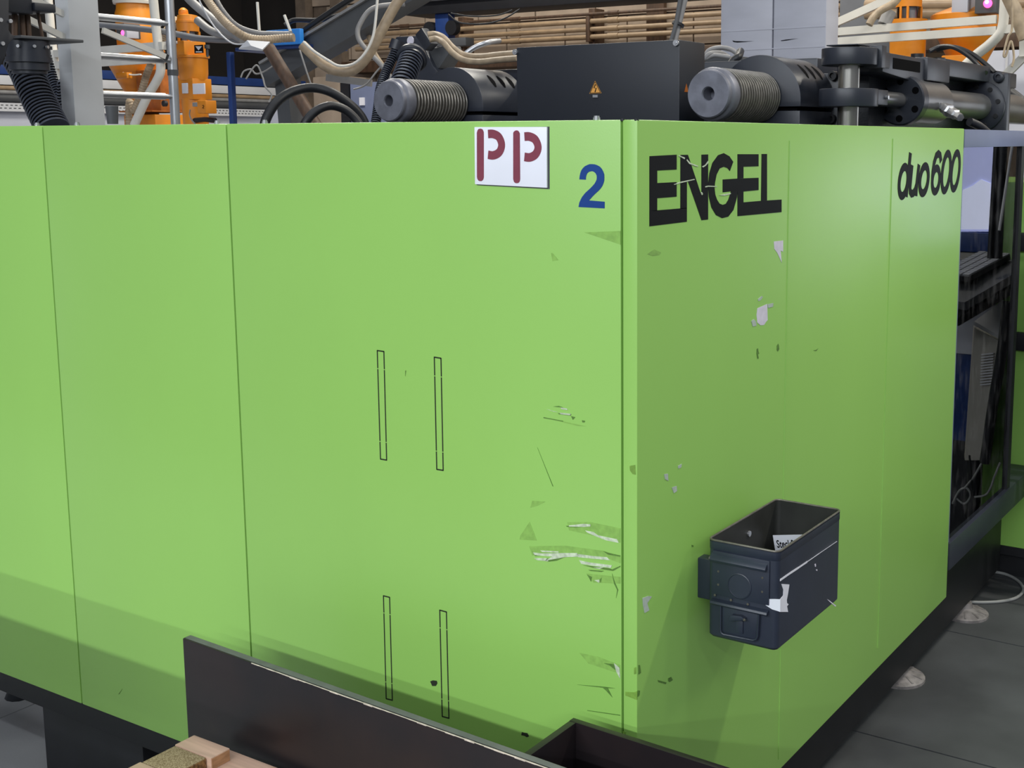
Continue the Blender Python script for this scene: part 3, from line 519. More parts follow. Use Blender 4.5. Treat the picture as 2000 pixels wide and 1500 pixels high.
build('latch_hook', MB().prism([(.087, .826), (.116, .832), (.120, .836), (.112, .840), (.092, .838), (.088, .833)], .1865, .1968, 'y').box((.098, .1935, .803), (.113, .1968, .828)), 'can', lt, bevel=.001)
build('hook_tip', MB().lathe((.119, .187, .8345), (0, -1, 0), [(0, .003), (.002, .0015)], 10), 'can_rim', lt)
build('wall_bracket', MB().box((.0, .224, .842), (cx0, .25, .922)), 'can', cn, bevel=.002)
build('wall_bracket', MB().box((0, .42, .842), (cx0, .45, .922)), 'can', cn, bevel=.002)
# side wall: worn white line, tape and scratches
def side(name, pl, m, x=cx1, tt=.0008): return build(name, MB().prism(pl, x-.0005, x+tt, 'x'), m, bd, smooth=False)
L1 = [(0.2075,0.9170),(0.2461,0.9167),(0.2906,0.9154),(0.3317,0.9145),(0.3893,0.9137),(0.4816,0.9120)]
build('worn_line', MB().stroke(L1[:3], .0040, .1805, .1812, 'x').stroke(L1[2:4], .0034, .1805, .1812, 'x').stroke(L1[3:5], .0012, .1805, .1812, 'x').stroke(L1[4:6], .0007, .1805, .1812, 'x'), 'paper', bd, smooth=False)
side('tape_scrap', [(0.2142,0.9076),(0.2500,0.8951),(0.2449,0.8803),(0.2396,0.8680),(0.2411,0.8616),(0.2481,0.8572),(0.2413,0.8555),(0.2464,0.8427),(0.2095,0.8554),(0.2108,0.8796),(0.2231,0.8825),(0.2238,0.8931)], 'paper')
build('tape_scrap', MB().prism([(0.1614,0.8797),(0.1743,0.8823),(0.1860,0.8842),(0.1860,0.8602),(0.1695,0.8617),(0.1564,0.8669),(0.1579,0.8711)], .1988, .1995, 'y'), 'paper', bd, smooth=False)
for pl in ([(0.3693,0.8979),(0.3744,0.8974),(0.3760,0.8917),(0.3722,0.8918)], [(0.3776,0.8849),(0.3827,0.8833),(0.3829,0.8801),(0.3777,0.8828)], [(0.4364,0.8046),(0.4474,0.7988),(0.4868,0.7736),(0.4813,0.7739),(0.4531,0.7926)]):
    side('chip_mark', pl, 'sticker')
build('inner_rivet', MB().cyl((cx0+t, .37, .935), (cx0+t+.003, .37, .935), .006, 12), 'zinc', bd)
cd = thing('printed_card', 'white printed card standing inside the open ammunition box', 'card', (.11, .47, .79))
def fit(body, x0, z0, wd, ht, y):
    tm = text_mesh(body, 1.0, (1, 1), .02); xs_ = [v[0] for v in tm.v]; zs_ = [v[1] for v in tm.v]
    kx = wd/(max(xs_)-min(xs_)); kz = ht/(max(zs_)-min(zs_))
    return MB().add([(x0+(v[0]-min(xs_))*kx, y, z0+(v[1]-min(zs_))*kz) for v in tm.v], tm.f)
crd = build('card_sheet', MB().box((0, 0, -.118), (.078, .0008, 0)), 'paper', None)
tx = build('card_text', fit('Steckfix', .006, -.0265, .047, .0165, -.0005), 'decal_blk', None, smooth=False)
tx2 = build('card_text', fit('GN', .057, -.021, .014, .011, -.0005), 'decal_blk', None, smooth=False)
Rm = Matrix.Translation((.053, .45, .9115)) @ Matrix.Rotation(math.radians(-11), 4, 'Y')
for o in (crd, tx, tx2):
    o.data.transform(Rm); o.parent = cd; o.matrix_parent_inverse = Matrix.Translation(Vector(cd['_at'])).inverted()
# ================================================================ dark steel weldment in the foreground
wm = thing('steel_weldment', 'dark mill-scale steel weldment of thick plates in front of the machine', 'steel part', (-.4, -.2, 0))
zt = .70
f0, f1, b0, b1 = Vector((-.972, -.206, zt)), Vector((.30, -.2555, zt)), Vector((-.973, -.185, zt)), Vector((.30, -.2365, zt))
dz = Vector((0, 0, zt))
fp_ = build('front_plate', MB().hexa([f0-dz, f1-dz, b1-dz, b0-dz], [f0, f1, b1, b0]), 'plate', wm, bevel=.003)
build('plate_edge', MB().hexa([f0+Vector((.004, .003, 0)), f1+Vector((0, .003, 0)), b1+Vector((0, -.003, 0)), b0+Vector((.004, -.003, 0))], [p+Vector((0, 0, .0006)) for p in (f0+Vector((.004, .003, 0)), f1+Vector((0, .003, 0)), b1+Vector((0, -.003, 0)), b0+Vector((.004, -.003, 0)))]), 'plate_top', fp_, smooth=False)
mb = MB(); k = 46
for i in range(k):
    a = f0.lerp(f1, .17+.8*i/k); b = f0.lerp(f1, .17+.8*(i+1)/k); hh = random.uniform(.0008, .003)
    mb.beam(a+Vector((0, -.0006, -hh*.3)), b+Vector((0, -.0006, -hh*.3)), .0014, hh)
build('chipped_edge', mb, 'chip', fp_, smooth=False)
build('web_plate', MB().box((-.087, -.222, 0), (-.073, -.088, zt-.0005)), 'plate', wm, bevel=.001)
build('back_plate', MB().hexa([(-.087, -.088, 0), (.75, -.118, 0), (.75, -.105, 0), (-.087, -.075, 0)], [(-.087, -.088, zt), (.75, -.118, zt), (.75, -.105, zt), (-.087, -.075, zt)]), 'plate', wm, bevel=.001)
bp_ = (-0.1261,-0.2350,0.6685)
build('plate_bolt', MB().lathe((bp_[0], -.216, bp_[2]), (0, -1, 0), [(0, .012), (.008, .012), (.012, .008)], 12), 'zinc', wm)
# ================================================================ timber stack
pz = .54
tp = thing('timber_pallet', 'pale wooden pallet corner with chipboard block in the foreground', 'pallet', (-.8, -.4, 0))
A = (-0.8742,-0.2654,0.5400); B = (-0.8776,-0.3115,0.5400); Cc = (-0.7700,-0.2932,0.5400); Dk = (-0.6692,-0.2372,0.5150); N1 = (-0.8916,-0.4131,0.5400); Ch = (-0.8758,-0.3921,0.5400)
x0 = A[0]; 
build('deck_board', MB().box((x0+.004, Dk[1]-.09, .49), (.1, Dk[1]+.0, .515)), 'wood', tp, bevel=.0015)
build('deck_board', MB().box((x0+.004, Dk[1]-.22, .49), (.1, Dk[1]-.10, .515)), 'wood', tp, bevel=.0015)
build('batten', MB().box((x0, B[1], .47), (Cc[0], A[1]-.0, pz)), 'wood', tp, bevel=.0015)
build('batten_end', MB().box((Cc[0]-.002, B[1]+.002, .516), (Cc[0]+.001, A[1]-.002, pz-.002)), 'wood_end', tp)
build('chipboard_block', MB().box((x0+.002, Ch[1]+.004, .40), (Cc[0]-.012, B[1]-.0015, pz-.001)), 'chipboard', tp, bevel=.002)
build('block_side', MB().box((Cc[0]-.0125, Ch[1]+.006, .516), (Cc[0]-.0105, B[1]-.003, pz-.003)), 'chip_side', tp)
build('batten', MB().box((x0, N1[1]-.06, .47), (Cc[0]-.02, Ch[1]+.002, pz)), 'wood', tp, bevel=.0015)
build('support_block', MB().box((x0+.03, -.62, 0), (x0+.16, -.30, .40)), 'wood', tp, bevel=.002)
build('support_block', MB().box((-.1, -.62, 0), (.05, -.30, .49)), 'wood', tp, bevel=.002)
build('bottom_board', MB().box((x0+.01, -.60, .40), (.1, -.34, .485)), 'wood', tp, bevel=.002)
# ================================================================ unseen bench added to cast the low shadow band
bn = thing('shadow_bench', 'unseen grey bench added left of the wooden pallet to cast a shadow', 'bench', (-2.4, -1.3, 0))
build('shadow_bench_top', MB().box((-3.8, -1.7, .87), (-.75, -.9, .92)), 'grey_dk', bn, bevel=.003)
build('shadow_bench_apron', MB().box((-3.8, -.93, .70), (-.75, -.90, .87)), 'grey_dk', bn, bevel=.003)
for xx in (-3.7, -.9):
    for yy in (-1.65, -.99): build('shadow_bench_leg', MB().box((xx, yy, 0), (xx+.05, yy+.05, .87)), 'grey_dk', bn)
# ================================================================ walls
WX, WY = -8.0, 7.0
wl = struct('wall_left', MB().box((WX-.25, -2, 0), (WX, WY+.3, 2.20)), 'wallwhite')
struct('wall_left_upper', MB().box((WX-1.2, -2, 2.20), (WX-.9, WY+1.2, 5.5)), 'darkwall')
struct('wall_back', MB().box((-10, WY, 0), (3, WY+.3, 5.5)), 'mortar')
wb = bpy.data.objects['wall_back']
# tan blocks of the back wall, laid in courses
bw, bh = .62, .26
for r in range(9):
    z = 1.70+r*bh; off = (r % 2)*bw/2
    for c in range(17):
        xa = -9.6+off+c*bw; xb = xa+bw-.014
        if z > 2.55 and -9.6 < xa < -8.1: continue
        build('wall_block', MB().box((xa, WY-.02-random.uniform(0, .008), z), (min(xb, 1.5), WY, z+bh-.014)), 'tan', wb)
# dark doorway opening and timber posts in the back wall
op = build('wall_opening', MB().box((-9.9, WY-.05, 2.05), (-8.05, WY-.022, 4.2)), 'darkwall', wb)
for xx in (-8.06, -7.6):
    build('wall_pilaster', MB().box((xx, WY-.12, 1.6), (xx+.13, WY-.02, 4.2)), 'mortar', wb)
q0 = (-4.1251,6.9300,2.8381); q1 = (-3.9625,6.9300,2.8286)
build('wall_pilaster', MB().box((q0[0], WY-.07, 1.6), (q1[0], WY-.02, 4.2)), 'brown', wb)
wn = struct('sheen_window_1', MB().box((1.45, WY-.06, 1.0), (3.0, WY-.02, 2.35)), 'white')  # unseen glowing window added to put a pale sheen on the side cover
for i in range(3):
    build('sheen_pane', MB().box((1.52+i*.49, WY-.066, 1.07), (1.97+i*.49, WY-.061, 2.28)), 'sheen_glow', wn)
# left wall: blue rail, white trunking, pipes, perforated tray
def lw_(name, label, cat, mb, m): return tag(build(name, mb, m, bevel=.002), label, cat)
lw_('blue_rail', 'dark blue steel rail along the top of the white wall', 'rail', MB().box((WX-.3, -1, 2.215), (WX+.04, WY-.1, 2.285)), 'blue_dk')
lw_('cable_trunking', 'flat white cable trunking under the dark blue rail', 'trunking', MB().box((WX, -1, 2.135), (WX+.07, WY-.4, 2.205)), 'white')
for z, m_, lab in ((2.112, 'copper', 'thin dusty pipe just under the white trunking'), (2.078, 'conduit', 'grey pipe second below the white trunking'), (2.035, 'grey_dk', 'dark grey pipe lowest below the white trunking')):
    tag(build('wall_pipe', MB().cyl((WX+.06, -1, z), (WX+.06, WY-.4, z), .017 if m_ != 'grey_dk' else .028, 12), m_), lab, 'pipe', 'pipes on the white wall')
tr = thing('cable_tray', 'perforated white cable tray low on the white wall', 'cable tray', (WX+.05, 3, 1.9))
build('tray_side', MB().box((WX, -1, 1.935), (WX+.06, WY-.45, 2.0)), 'white', tr)
mb = MB()
for k in range(110):
    y = 2.6+k*.038
    for z in (1.955, 1.978): mb.box((WX+.0595, y+(.012 if z > 1.96 else 0), z), (WX+.0615, y+.02+(.012 if z > 1.96 else 0), z+.007))
ph = build('tray_perforation', mb, 'grey_dk', tr, smooth=False); ph['kind'] = 'stuff'
bx = (-8.0000,7.8496,3.1511); wu = thing('wall_cabinet', 'small white wall cabinet beside the sloping brown pipe', 'cabinet', (WX+.1, 6.2, 1.7))
c0 = (-7.8000,6.3855,2.0454); c1 = (-7.8000,6.7636,1.9085)
build('cabinet_body', MB().box((-8, c0[1], 1.5), (-7.8, c1[1], c0[2])), 'wallwhite', wu, bevel=.004)
build('cabinet_door', MB().box((-7.8, c0[1]+.12, 1.5), (-7.785, c1[1]-.03, c0[2]-.03)), 'white', wu, bevel=.003)
# low white panelled housing at the far left
hz = thing('panelled_housing', 'low white panelled housing behind the black hose at far left', 'housing', (-6.5, 2.5, 0))
for k in range(4):
    build('housing_panel', MB().box((-7.2, 1.6+.0*k, 1.45+.115*k), (-7.1, 3.1, 1.45+.115*(k+1)-.008)), 'wallwhite', hz, bevel=.003)
build('housing_base', MB().box((-7.9, 1.6, 0), (-7.1, 3.1, 1.44)), 'blue_dk', hz)
# ================================================================ pale square post and aluminium access frame
af = thing('access_frame', 'pale square post with aluminium tube rungs beside the orange loaders', 'frame', (-2.62, .78, 0))
PX_ = -2.62
p0 = (-2.6200,0.7481,1.7740); p1 = (-2.6200,0.8682,1.7754); 
build('square_post', MB().box((PX_-.07, p0[1], 1.62), (PX_, p0[1]+.112, 2.9)), 'post', af, bevel=.004)
pl0 = (-2.6200,1.1650,1.7879); pl1 = (-2.6200,1.1705,2.2079)
ply = pl0[1]
build('round_pole', MB().cyl((PX_-.03, ply, 1.62), (PX_-.03, ply, 2.9), .0165, 18), 'alu', af)
for (a, b) in (((-2.6200,0.8736,2.1250), (-2.6200,1.1673,2.1263)), ((-2.6200,0.8760,1.9961), (-2.6200,1.1633,1.9981)), ((-2.6200,0.8788,1.8710), (-2.6200,1.1637,1.8691))):
    z = (a[2]+b[2])/2
    build('rung', MB().cyl((PX_-.03, p0[1]+.1, z), (PX_-.03, ply-.04, z), .0118, 14).cyl((PX_-.03, ply-.05, z), (PX_-.03, ply, z), .0085, 12), 'alu', af)
d0 = (-2.6200,0.8742,2.0799); d1 = (-2.6200,1.1186,2.0063)
db = build('diagonal_brace', MB().beam((PX_-.005, d0[1], d0[2]), (PX_-.005, d1[1], d1[2]), .012, .019), 'cream', af)
build('brace_cap', MB().beam((PX_-.005, d1[1]-.003, d1[2]+.001), (PX_-.005, d1[1]+.006, d1[2]-.003), .013, .021), 'rubber', db)
build('pole_clamp', MB().lathe((PX_-.03, ply, 1.945), (0, 0, 1), [(0, .019), (.02, .019)], 16), 'grey_dk', af)
for a, b in (((-2.6200,0.6390,2.1642), (-2.6200,0.7517,2.1230)), ((-2.6200,0.6135,2.1019), (-2.6200,0.7481,2.0494))):
    build('diagonal_brace', MB().beam((PX_-.03, a[1], a[2]), (PX_-.03, b[1], b[2]), .014, .02), 'cream', af)
tag(build('small_grey_cup', MB().lathe((-1.8716,0.3500,1.7594), (0, 0, 1), [(0, .014), (.048, .017)], 16), 'grey_dk'), 'small dark grey cap on the machine beside the pale post', 'cap')
# ================================================================ black robot bracket and corrugated hose at far left
rb = thing('robot_arm_bracket', 'black bracket with hose flange and brown cables at far left', 'bracket', (-2.6613,0.5832,1.7725))
build('side_plate', MB().prism([(0.3281,2.2048),(0.4481,2.2185),(0.4342,2.0397),(0.4413,2.0283),(0.4538,2.0232),(0.4294,1.9977),(0.4172,1.9641),(0.3987,1.9304),(0.3053,1.9215)], -2.45, -2.47, 'x'), 'blackbox', rb, bevel=.002)
for p in ((-2.4500,0.4095,2.0674), (-2.4500,0.4104,1.9994), (-2.4500,0.4395,2.0669)):
    build('plate_bolt', MB().cyl(p, (p[0]+.005, p[1], p[2]), .006, 10), 'zinc', rb)
ff = [(-2.5200,0.4766,2.0293),(-2.5200,0.6864,2.0297)]
build('flange_shelf', MB().box((-2.62, ff[0][1], ff[0][2]-.009), (-2.46, ff[1][1], ff[0][2])), 'grey_dk', rb, bevel=.002)
ctr = (-2.5300,0.5426,1.9896)
build('hose_collar', MB().lathe((-2.53, ctr[1], ff[0][2]-.01), (0, 0, -1), [(0, .062), (.05, .062), (.05, .066), (.066, .066), (.066, .058), (.09, .058), (.09, .05), (.1, .05)], 32), 'black', rb)
for k in range(4):
    g = math.radians(-60+40*k); build('collar_bolt', MB().cyl((-2.53+.066*math.cos(g), ctr[1]+.066*math.sin(g)*.9, ff[0][2]-.03), (-2.53+.073*math.cos(g), ctr[1]+.073*math.sin(g)*.9, ff[0][2]-.03), .005, 8), 'zinc', rb)
cb = [(-2.5500,0.5411,2.1323),(-2.5500,0.6069,2.1071)]
build('cable_clamp', MB().box((-2.6, cb[0][1], cb[1][2]), (-2.48, cb[1][1]+.005, cb[0][2])).box((-2.58, cb[0][1]-.1, cb[1][2]-.01), (-2.49, cb[0][1], cb[0][2]+.1)), 'blackbox', rb, bevel=.004)
for k, (a, b) in enumerate(((42, 42), (52, 55), (28, 26), (73, 82))):
    u_ = [(-2.5500,0.5430,2.1140),(-2.5500,0.5599,2.1155),(-2.5500,0.5196,2.1119),(-2.5500,0.5953,2.1123)][k]; v_ = [(-2.5500,0.5416,2.0306),(-2.5500,0.5601,2.0303),(-2.5500,0.5133,2.0301),(-2.5500,0.6063,2.0319)][k]
    build('brown_cable', MB().tube([u_, v_], .0085 if k < 3 else .005, 10), 'brown', rb)
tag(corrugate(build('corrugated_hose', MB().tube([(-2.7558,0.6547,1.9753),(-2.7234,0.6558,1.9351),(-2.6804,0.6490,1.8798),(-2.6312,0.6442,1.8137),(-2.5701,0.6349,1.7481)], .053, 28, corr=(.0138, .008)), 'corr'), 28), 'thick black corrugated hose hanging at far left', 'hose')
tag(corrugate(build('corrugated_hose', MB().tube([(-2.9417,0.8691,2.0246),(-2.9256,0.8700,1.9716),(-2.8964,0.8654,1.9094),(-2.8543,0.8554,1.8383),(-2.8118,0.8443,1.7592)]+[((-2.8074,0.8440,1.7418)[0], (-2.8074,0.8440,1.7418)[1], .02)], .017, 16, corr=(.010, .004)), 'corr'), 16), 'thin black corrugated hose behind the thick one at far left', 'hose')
# ================================================================ orange loaders and their stands
def dryer_stand(name, label, Y, tubes, rails, grp=None):
    st = thing(name, label, 'stand', (tubes[0][0][0], Y, 0), grp)
    for t_ in tubes: build('bent_tube', MB().tube(t_, .026, 12), 'cream', st)
    for a, b in rails: build('rail', MB().beam(a, b, .03, .045), 'cream', st)
    return st
dryer_stand('dryer_stand', 'cream tubular stand under the left orange hopper', 3.0,
  [[(-6.1259,3.0000,2.6472),(-6.1176,3.0000,2.3973),(-6.1021,3.0000,2.2082),(-6.0812,3.0000,2.1130),(-6.0177,3.0000,2.0231),(-5.9058,3.0000,1.9046),(-5.8404,3.0000,1.7940)], [(-5.1239,3.0000,2.5845),(-5.1078,3.0000,2.3509),(-5.0897,3.0000,2.1891),(-5.0915,3.0000,2.1157),(-5.1334,3.0000,2.0578),(-5.2357,3.0000,1.9557),(-5.3585,3.0000,1.8064)]],
  [((-6.1291,3.0000,2.2501), (-5.0470,3.0000,2.2607)), ((-6.1159,3.0000,2.1803), (-5.0305,3.0000,2.1871)), ((-6.0980,3.0200,1.9491), (-5.9363,3.0200,2.1350))])
DY = 3.4
def ring(mb_, c, prof): return mb_.lathe(c, (0, 0, 1), prof, 36)
hc = (-6.0911,3.6000,2.3068); 
def zof(y): return 0
hp_ = thing('material_hopper', 'big orange dryer hopper with cone and red lamp behind the tube frame', 'hopper', (hc[0], 3.6, 0))
zz = [(-6.0719,3.6000,2.6879)[2], (-6.0783,3.6000,2.6189)[2], (-6.0831,3.6000,2.5662)[2], (-6.1046,3.6000,2.3340)[2], (-6.1083,3.6000,2.2940)[2], (-6.1138,3.6000,2.2338)[2], (-6.1350,3.6000,2.0047)[2], (-6.1523,3.6000,1.8177)[2]]
X0 = hc[0]
build('upper_drum', MB().lathe((X0, 3.6, zz[3]-.02), (0, 0, 1), [(0, .125), (zz[2]-zz[3], .128), (zz[2]-zz[3]+.03, .118), (zz[0]-zz[3]+.05, .115)], 36), 'orange', hp_)
build('drum_band', MB().lathe((X0, 3.6, zz[1]-.012), (0, 0, 1), [(0, .134), (.02, .138), (.03, .126)], 36), 'cream', hp_)
build('hopper_drum', MB().lathe((X0-.04, 3.6, zz[5]), (0, 0, 1), [(0, .185), (zz[4]-zz[5], .19), (zz[4]-zz[5]+.012, .20), (zz[4]-zz[5]+.02, .195), (zz[4]-zz[5]+.022, .05)], 40), 'orange', hp_)
build('hopper_cone', MB().lathe((X0-.02, 3.6, zz[6]), (0, 0, 1), [(0, .07), (zz[5]-zz[6], .186)], 40), 'orange', hp_)
build('outlet', MB().lathe((X0+.03, 3.6, 1.5), (0, 0, 1), [(0, .10), (zz[6]-1.49, .095)], 30), 'orange', hp_)
bxp = (-5.9653,3.3800,2.4119); 
cb_ = build('control_box', MB().box((bxp[0]-.035, 3.38, bxp[2]-.045), (bxp[0]+.05, 3.5, bxp[2]+.05)), 'grey_dk', hp_, bevel=.004)
build('control_box_side', MB().box((bxp[0]+.05, 3.37, bxp[2]-.045), (bxp[0]+.085, 3.46, bxp[2]+.035)), 'grey_lt', cb_, bevel=.003)
lp_ = (-5.9216,3.3700,2.3995)
build('red_lamp', MB().lathe((lp_[0], 3.385, lp_[2]), (0, -1, 0), [(0, .022), (.012, .02), (.02, .012), (.022, .002)], 18), 'lamp', hp_)
build('cone_strap', MB().tube([(-5.9542,3.3800,2.1486),(-5.8624,3.3800,2.1330),(-5.7753,3.3800,2.1339)], .005, 8), 'cream', hp_)
build('motor_base', MB().box((X0+.02, 3.45, 1.6), (X0+.34, 3.75, (-6.0114,3.5000,1.8827)[2])), 'orange', hp_, bevel=.01)
build('flange_rim', MB().box((X0+.0, 3.43, (-5.9426,3.4500,1.8977)[2]), (X0+.34, 3.77, (-5.9417,3.4500,1.9076)[2])), 'orange_dk', hp_, bevel=.004)
build('motor_block', MB().box((X0+.1, 3.5, 1.9), (X0+.34, 3.75, (-5.7016,3.5000,2.1728)[2])), 'orange_dk', hp_, bevel=.01)
build('drain_knob', MB().lathe((-5.6231,3.4400,1.9486), (0, -1, 0), [(0, .02), (.02, .02), (.025, .012)], 14), 'rubber', hp_)
build('corner_bracket', MB().box((X0+.09, 3.36, (-5.6272,3.4000,2.1114)[2]), (X0+.2, 3.40, (-5.6239,3.4000,2.1497)[2])), 'orange', hp_, bevel=.003)
tag(build('hopper_hose', MB().tube([(-5.5579,3.3000,2.1997),(-5.6201,3.3000,2.1133),(-5.6801,3.3000,2.0036),(-5.7545,3.3000,1.9087),(-5.8161,3.3000,1.7962)]+[((-5.8263,3.3000,1.7963)[0], 3.3, .03)], .024, 14, corr=(.018, .004)), 'beige'), 'beige corrugated suction hose in front of the left orange cone', 'hose')
tag(build('hopper_hose', MB().tube([(-5.5517,3.5000,2.4718),(-5.6198,3.5000,2.4273),(-5.6837,3.5000,2.3821),(-5.7295,3.5000,2.3195)], .03, 14, corr=(.018, .004)), 'beige'), 'beige corrugated hose curving behind the aluminium pole', 'hose')
# slim vacuum loader
vl = thing('vacuum_loader', 'slim orange vacuum loader with sight glass right of the aluminium pole', 'loader', (-2.9756,1.3988,0.0000))
LX = (-5.1720,3.3000,2.1012)[0]; LY = 3.3
def lz(y): return LZ[y]
LZ = dict(zip((16, 30, 45, 62, 84, 110, 145, 158, 180, 196, 222, 240), [v[2] for v in [(-5.1400,3.3000,2.5075),(-5.1433,3.3000,2.4654),(-5.1469,3.3000,2.4202),(-5.1509,3.3000,2.3689),(-5.1562,3.3000,2.3023),(-5.1624,3.3000,2.2234),(-5.1708,3.3000,2.1165),(-5.1740,3.3000,2.0767),(-5.1793,3.3000,2.0091),(-5.1832,3.3000,1.9599),(-5.1895,3.3000,1.8795),(-5.1939,3.3000,1.8237)]]))
r1, r2 = .066, .088
build('loader_head', MB().lathe((LX-.03, LY, LZ[62]), (0, 0, 1), [(0, r1), (LZ[45]-LZ[62], r1), (LZ[45]-LZ[62], r1+.004), (LZ[45]-LZ[62]+.012, r1+.004), (LZ[45]-LZ[62]+.013, r1-.003), (LZ[30]-LZ[62], r1-.008), (LZ[30]-LZ[62]+.006, .03)], 32), 'orange', vl)
build('float_bulb', MB().lathe((LX-.065, LY, LZ[30]-.005), (0, 0, 1), [(0, .024), (.02, .03), (.04, .026), (.052, .012), (.055, .001)], 20), 'orange', vl)
build('sight_glass', MB().lathe((LX-.03, LY, LZ[84]), (0, 0, 1), [(0, r1-.006), (LZ[62]-LZ[84], r1-.006)], 28), 'clear', vl)
build('glass_core', MB().lathe((LX-.03, LY, LZ[84]), (0, 0, 1), [(0, .042), (LZ[62]-LZ[84], .036)], 16), 'sticker', vl)
for g in (-95, -40, 30, 120):
    g = math.radians(g); build('glass_strut', MB().box((LX-.03+r1*math.cos(g)-.006, LY+r1*math.sin(g)-.006, LZ[84]), (LX-.03+r1*math.cos(g)+.006, LY+r1*math.sin(g)+.006, LZ[62])), 'orange', vl)
build('valve_block', MB().box((LX-.07, LY-.10, LZ[110]), (LX+.05, LY+.06, LZ[84]+.005)), 'orange', vl, bevel=.004)
tp2 = [(-5.0237,3.1950,2.2752),(-4.9501,3.1950,2.2277)]
pt_ = build('type_plate', MB().box((tp2[0][0], LY-.106, tp2[1][2]), (tp2[1][0], LY-.100, tp2[0][2])), 'decal_blk', vl)
tg = [(-5.0126,2.2686),(-4.9538,2.2663),(-4.9850,2.2438)]
build('plate_mark', MB().prism(tg, LY-.1075, LY-.1062, 'y').prism([(-5.0104,2.2388),(-4.9561,2.2367),(-4.9565,2.2308),(-5.0108,2.2328)], LY-.1075, LY-.1062, 'y'), 'paper', pt_, smooth=False)
build('air_valve', MB().box((LX-.09, LY-.13, LZ[84]-.012), (LX-.005, LY-.10, LZ[84]+.004)), 'grey_lt', vl, bevel=.003)
build('loader_rim', MB().lathe((LX, LY, LZ[110]-.012), (0, 0, 1), [(0, r2), (0, r2+.01), (.014, r2+.01), (.016, r2-.01)], 36), 'orange', vl)
build('loader_body', MB().lathe((LX, LY, LZ[158]), (0, 0, 1), [(0, .078), (LZ[145]-LZ[158], r2-.002), (LZ[110]-LZ[158]-.01, r2)], 36), 'orange', vl)
build('window_section', MB().box((LX-.075, LY-.072, LZ[196]), (LX+.075, LY+.07, LZ[158]+.01)), 'orange', vl, bevel=.006)
for a, b in (((-5.1879,3.2200,2.0586), (-5.1368,3.2200,1.9965)), ((-5.0905,3.2200,2.0532), (-4.9852,3.2200,1.9905))):
    build('inspection_window', MB().box((a[0], LY-.079, b[2]), (b[0], LY-.07, a[2])), 'paper', vl, bevel=.002)
build('neck', MB().lathe((LX, LY, 1.4), (0, 0, 1), [(-1.4, .05), (0, .05), (LZ[240]-1.4, .075), (LZ[196]-1.4+.01, .078)], 28), 'orange', vl)
e0 = (-5.0077,3.1800,1.9506); e1 = (-4.9001,3.1800,1.8740)
build('motor_box', MB().box((e0[0], LY-.12, e1[2]), (e1[0]-.03, LY-.04, e0[2])), 'orange', vl, bevel=.006)
build('box_number', MB().stroke([(-4.9588,1.9197),(-4.9495,1.9226),(-4.9454,1.9165),(-4.9599,1.9047),(-4.9463,1.9045)], .004, LY-.1215, LY-.1205, 'y'), 'decal_blk', vl, smooth=False)
build('gland', MB().box(Vector(e0)+Vector((-.055, .01, -.035)), Vector(e0)+Vector((-.005, .05, -.01))), 'conduit', vl, bevel=.004)
build('gland_lead', MB().tube([(-5.0965,3.2000,1.8980),(-5.1036,3.2000,1.8676),(-5.0874,3.2000,1.8370),(-5.0570,3.2000,1.8124)], .004, 6), 'conduit', vl)
build('clamp_knob', MB().lathe((-4.9779,3.2500,2.2080), (0, 0, 1), [(0, .007), (LZ[84]-LZ[110]-.03, .007), (LZ[84]-LZ[110]-.03, .016), (LZ[84]-LZ[110]-.008, .016)], 14), 'grey_dk', vl)
build('drain_nozzle', MB().tube([(-5.1217,3.2500,1.8349),(-5.0287,3.2500,1.8402),(-4.9377,3.2500,1.8333)], .016, 12, smooth=False), 'rubber', vl)
# ================================================================ grey conduits and beige hoses overhead
def hose(label, path, r, m, name='hose', corr=None, cat='hose', grp=None): return tag(build(name, MB().tube(path, r, 12 if not corr else 16, corr=corr), m), label, cat, grp)
hose('fat grey conduit sloping down behind the slim orange loader', [(-4.5613,2.7468,2.5237),(-4.4993,2.7727,2.4524),(-4.3665,2.7798,2.3651),(-4.2554,2.7776,2.3007),(-4.0892,2.7502,2.2384)], .024, 'conduit', 'conduit')
hose('lower grey conduit curving right behind the slim orange loader', [(-4.5550,2.8429,2.3689),(-4.4493,2.8380,2.3087),(-4.3471,2.8368,2.2823),(-4.1831,2.8162,2.2682),(-4.0329,2.7868,2.2517)], .022, 'conduit', 'conduit')
hose('straight dark grey conduit below the two sloping grey ones', [(-5.8444,2.8938,2.4285),(-5.1896,3.0453,2.3580),(-4.7029,2.9751,2.2852),(-4.1813,2.8132,2.2439),(-3.8841,2.7548,2.2249)], .018, 'grey', 'conduit')
hose('beige corrugated hose curving onto the blue tray', [(-4.0472,2.4586,2.4624),(-3.9610,2.4391,2.3859),(-3.8669,2.4246,2.3106),(-3.7727,2.4129,2.2512),(-3.7524,2.4785,2.2157),(-3.7312,2.5497,2.2098),(-3.6948,2.6327,2.2189),(-3.6296,2.6734,2.2239)], .021, 'beige', corr=(.014, .002))
hose('pale hose second of the pair curving onto the blue tray', [(-4.0868,2.5549,2.4746),(-3.9890,2.5370,2.3663),(-3.9216,2.5652,2.2896),(-3.8353,2.6119,2.2538),(-3.7468,2.6651,2.2486),(-3.6807,2.7055,2.2485)], .012, 'conduit')
hose('thin white cable sagging across to the blue tray', [(-4.1578,2.5115,2.4747),(-4.1101,2.5232,2.3716),(-4.0132,2.5071,2.2769),(-3.9125,2.4979,2.2089),(-3.7865,2.4522,2.1834),(-3.6325,2.4286,2.1878)], .004, 'white', 'cable', cat='cable')
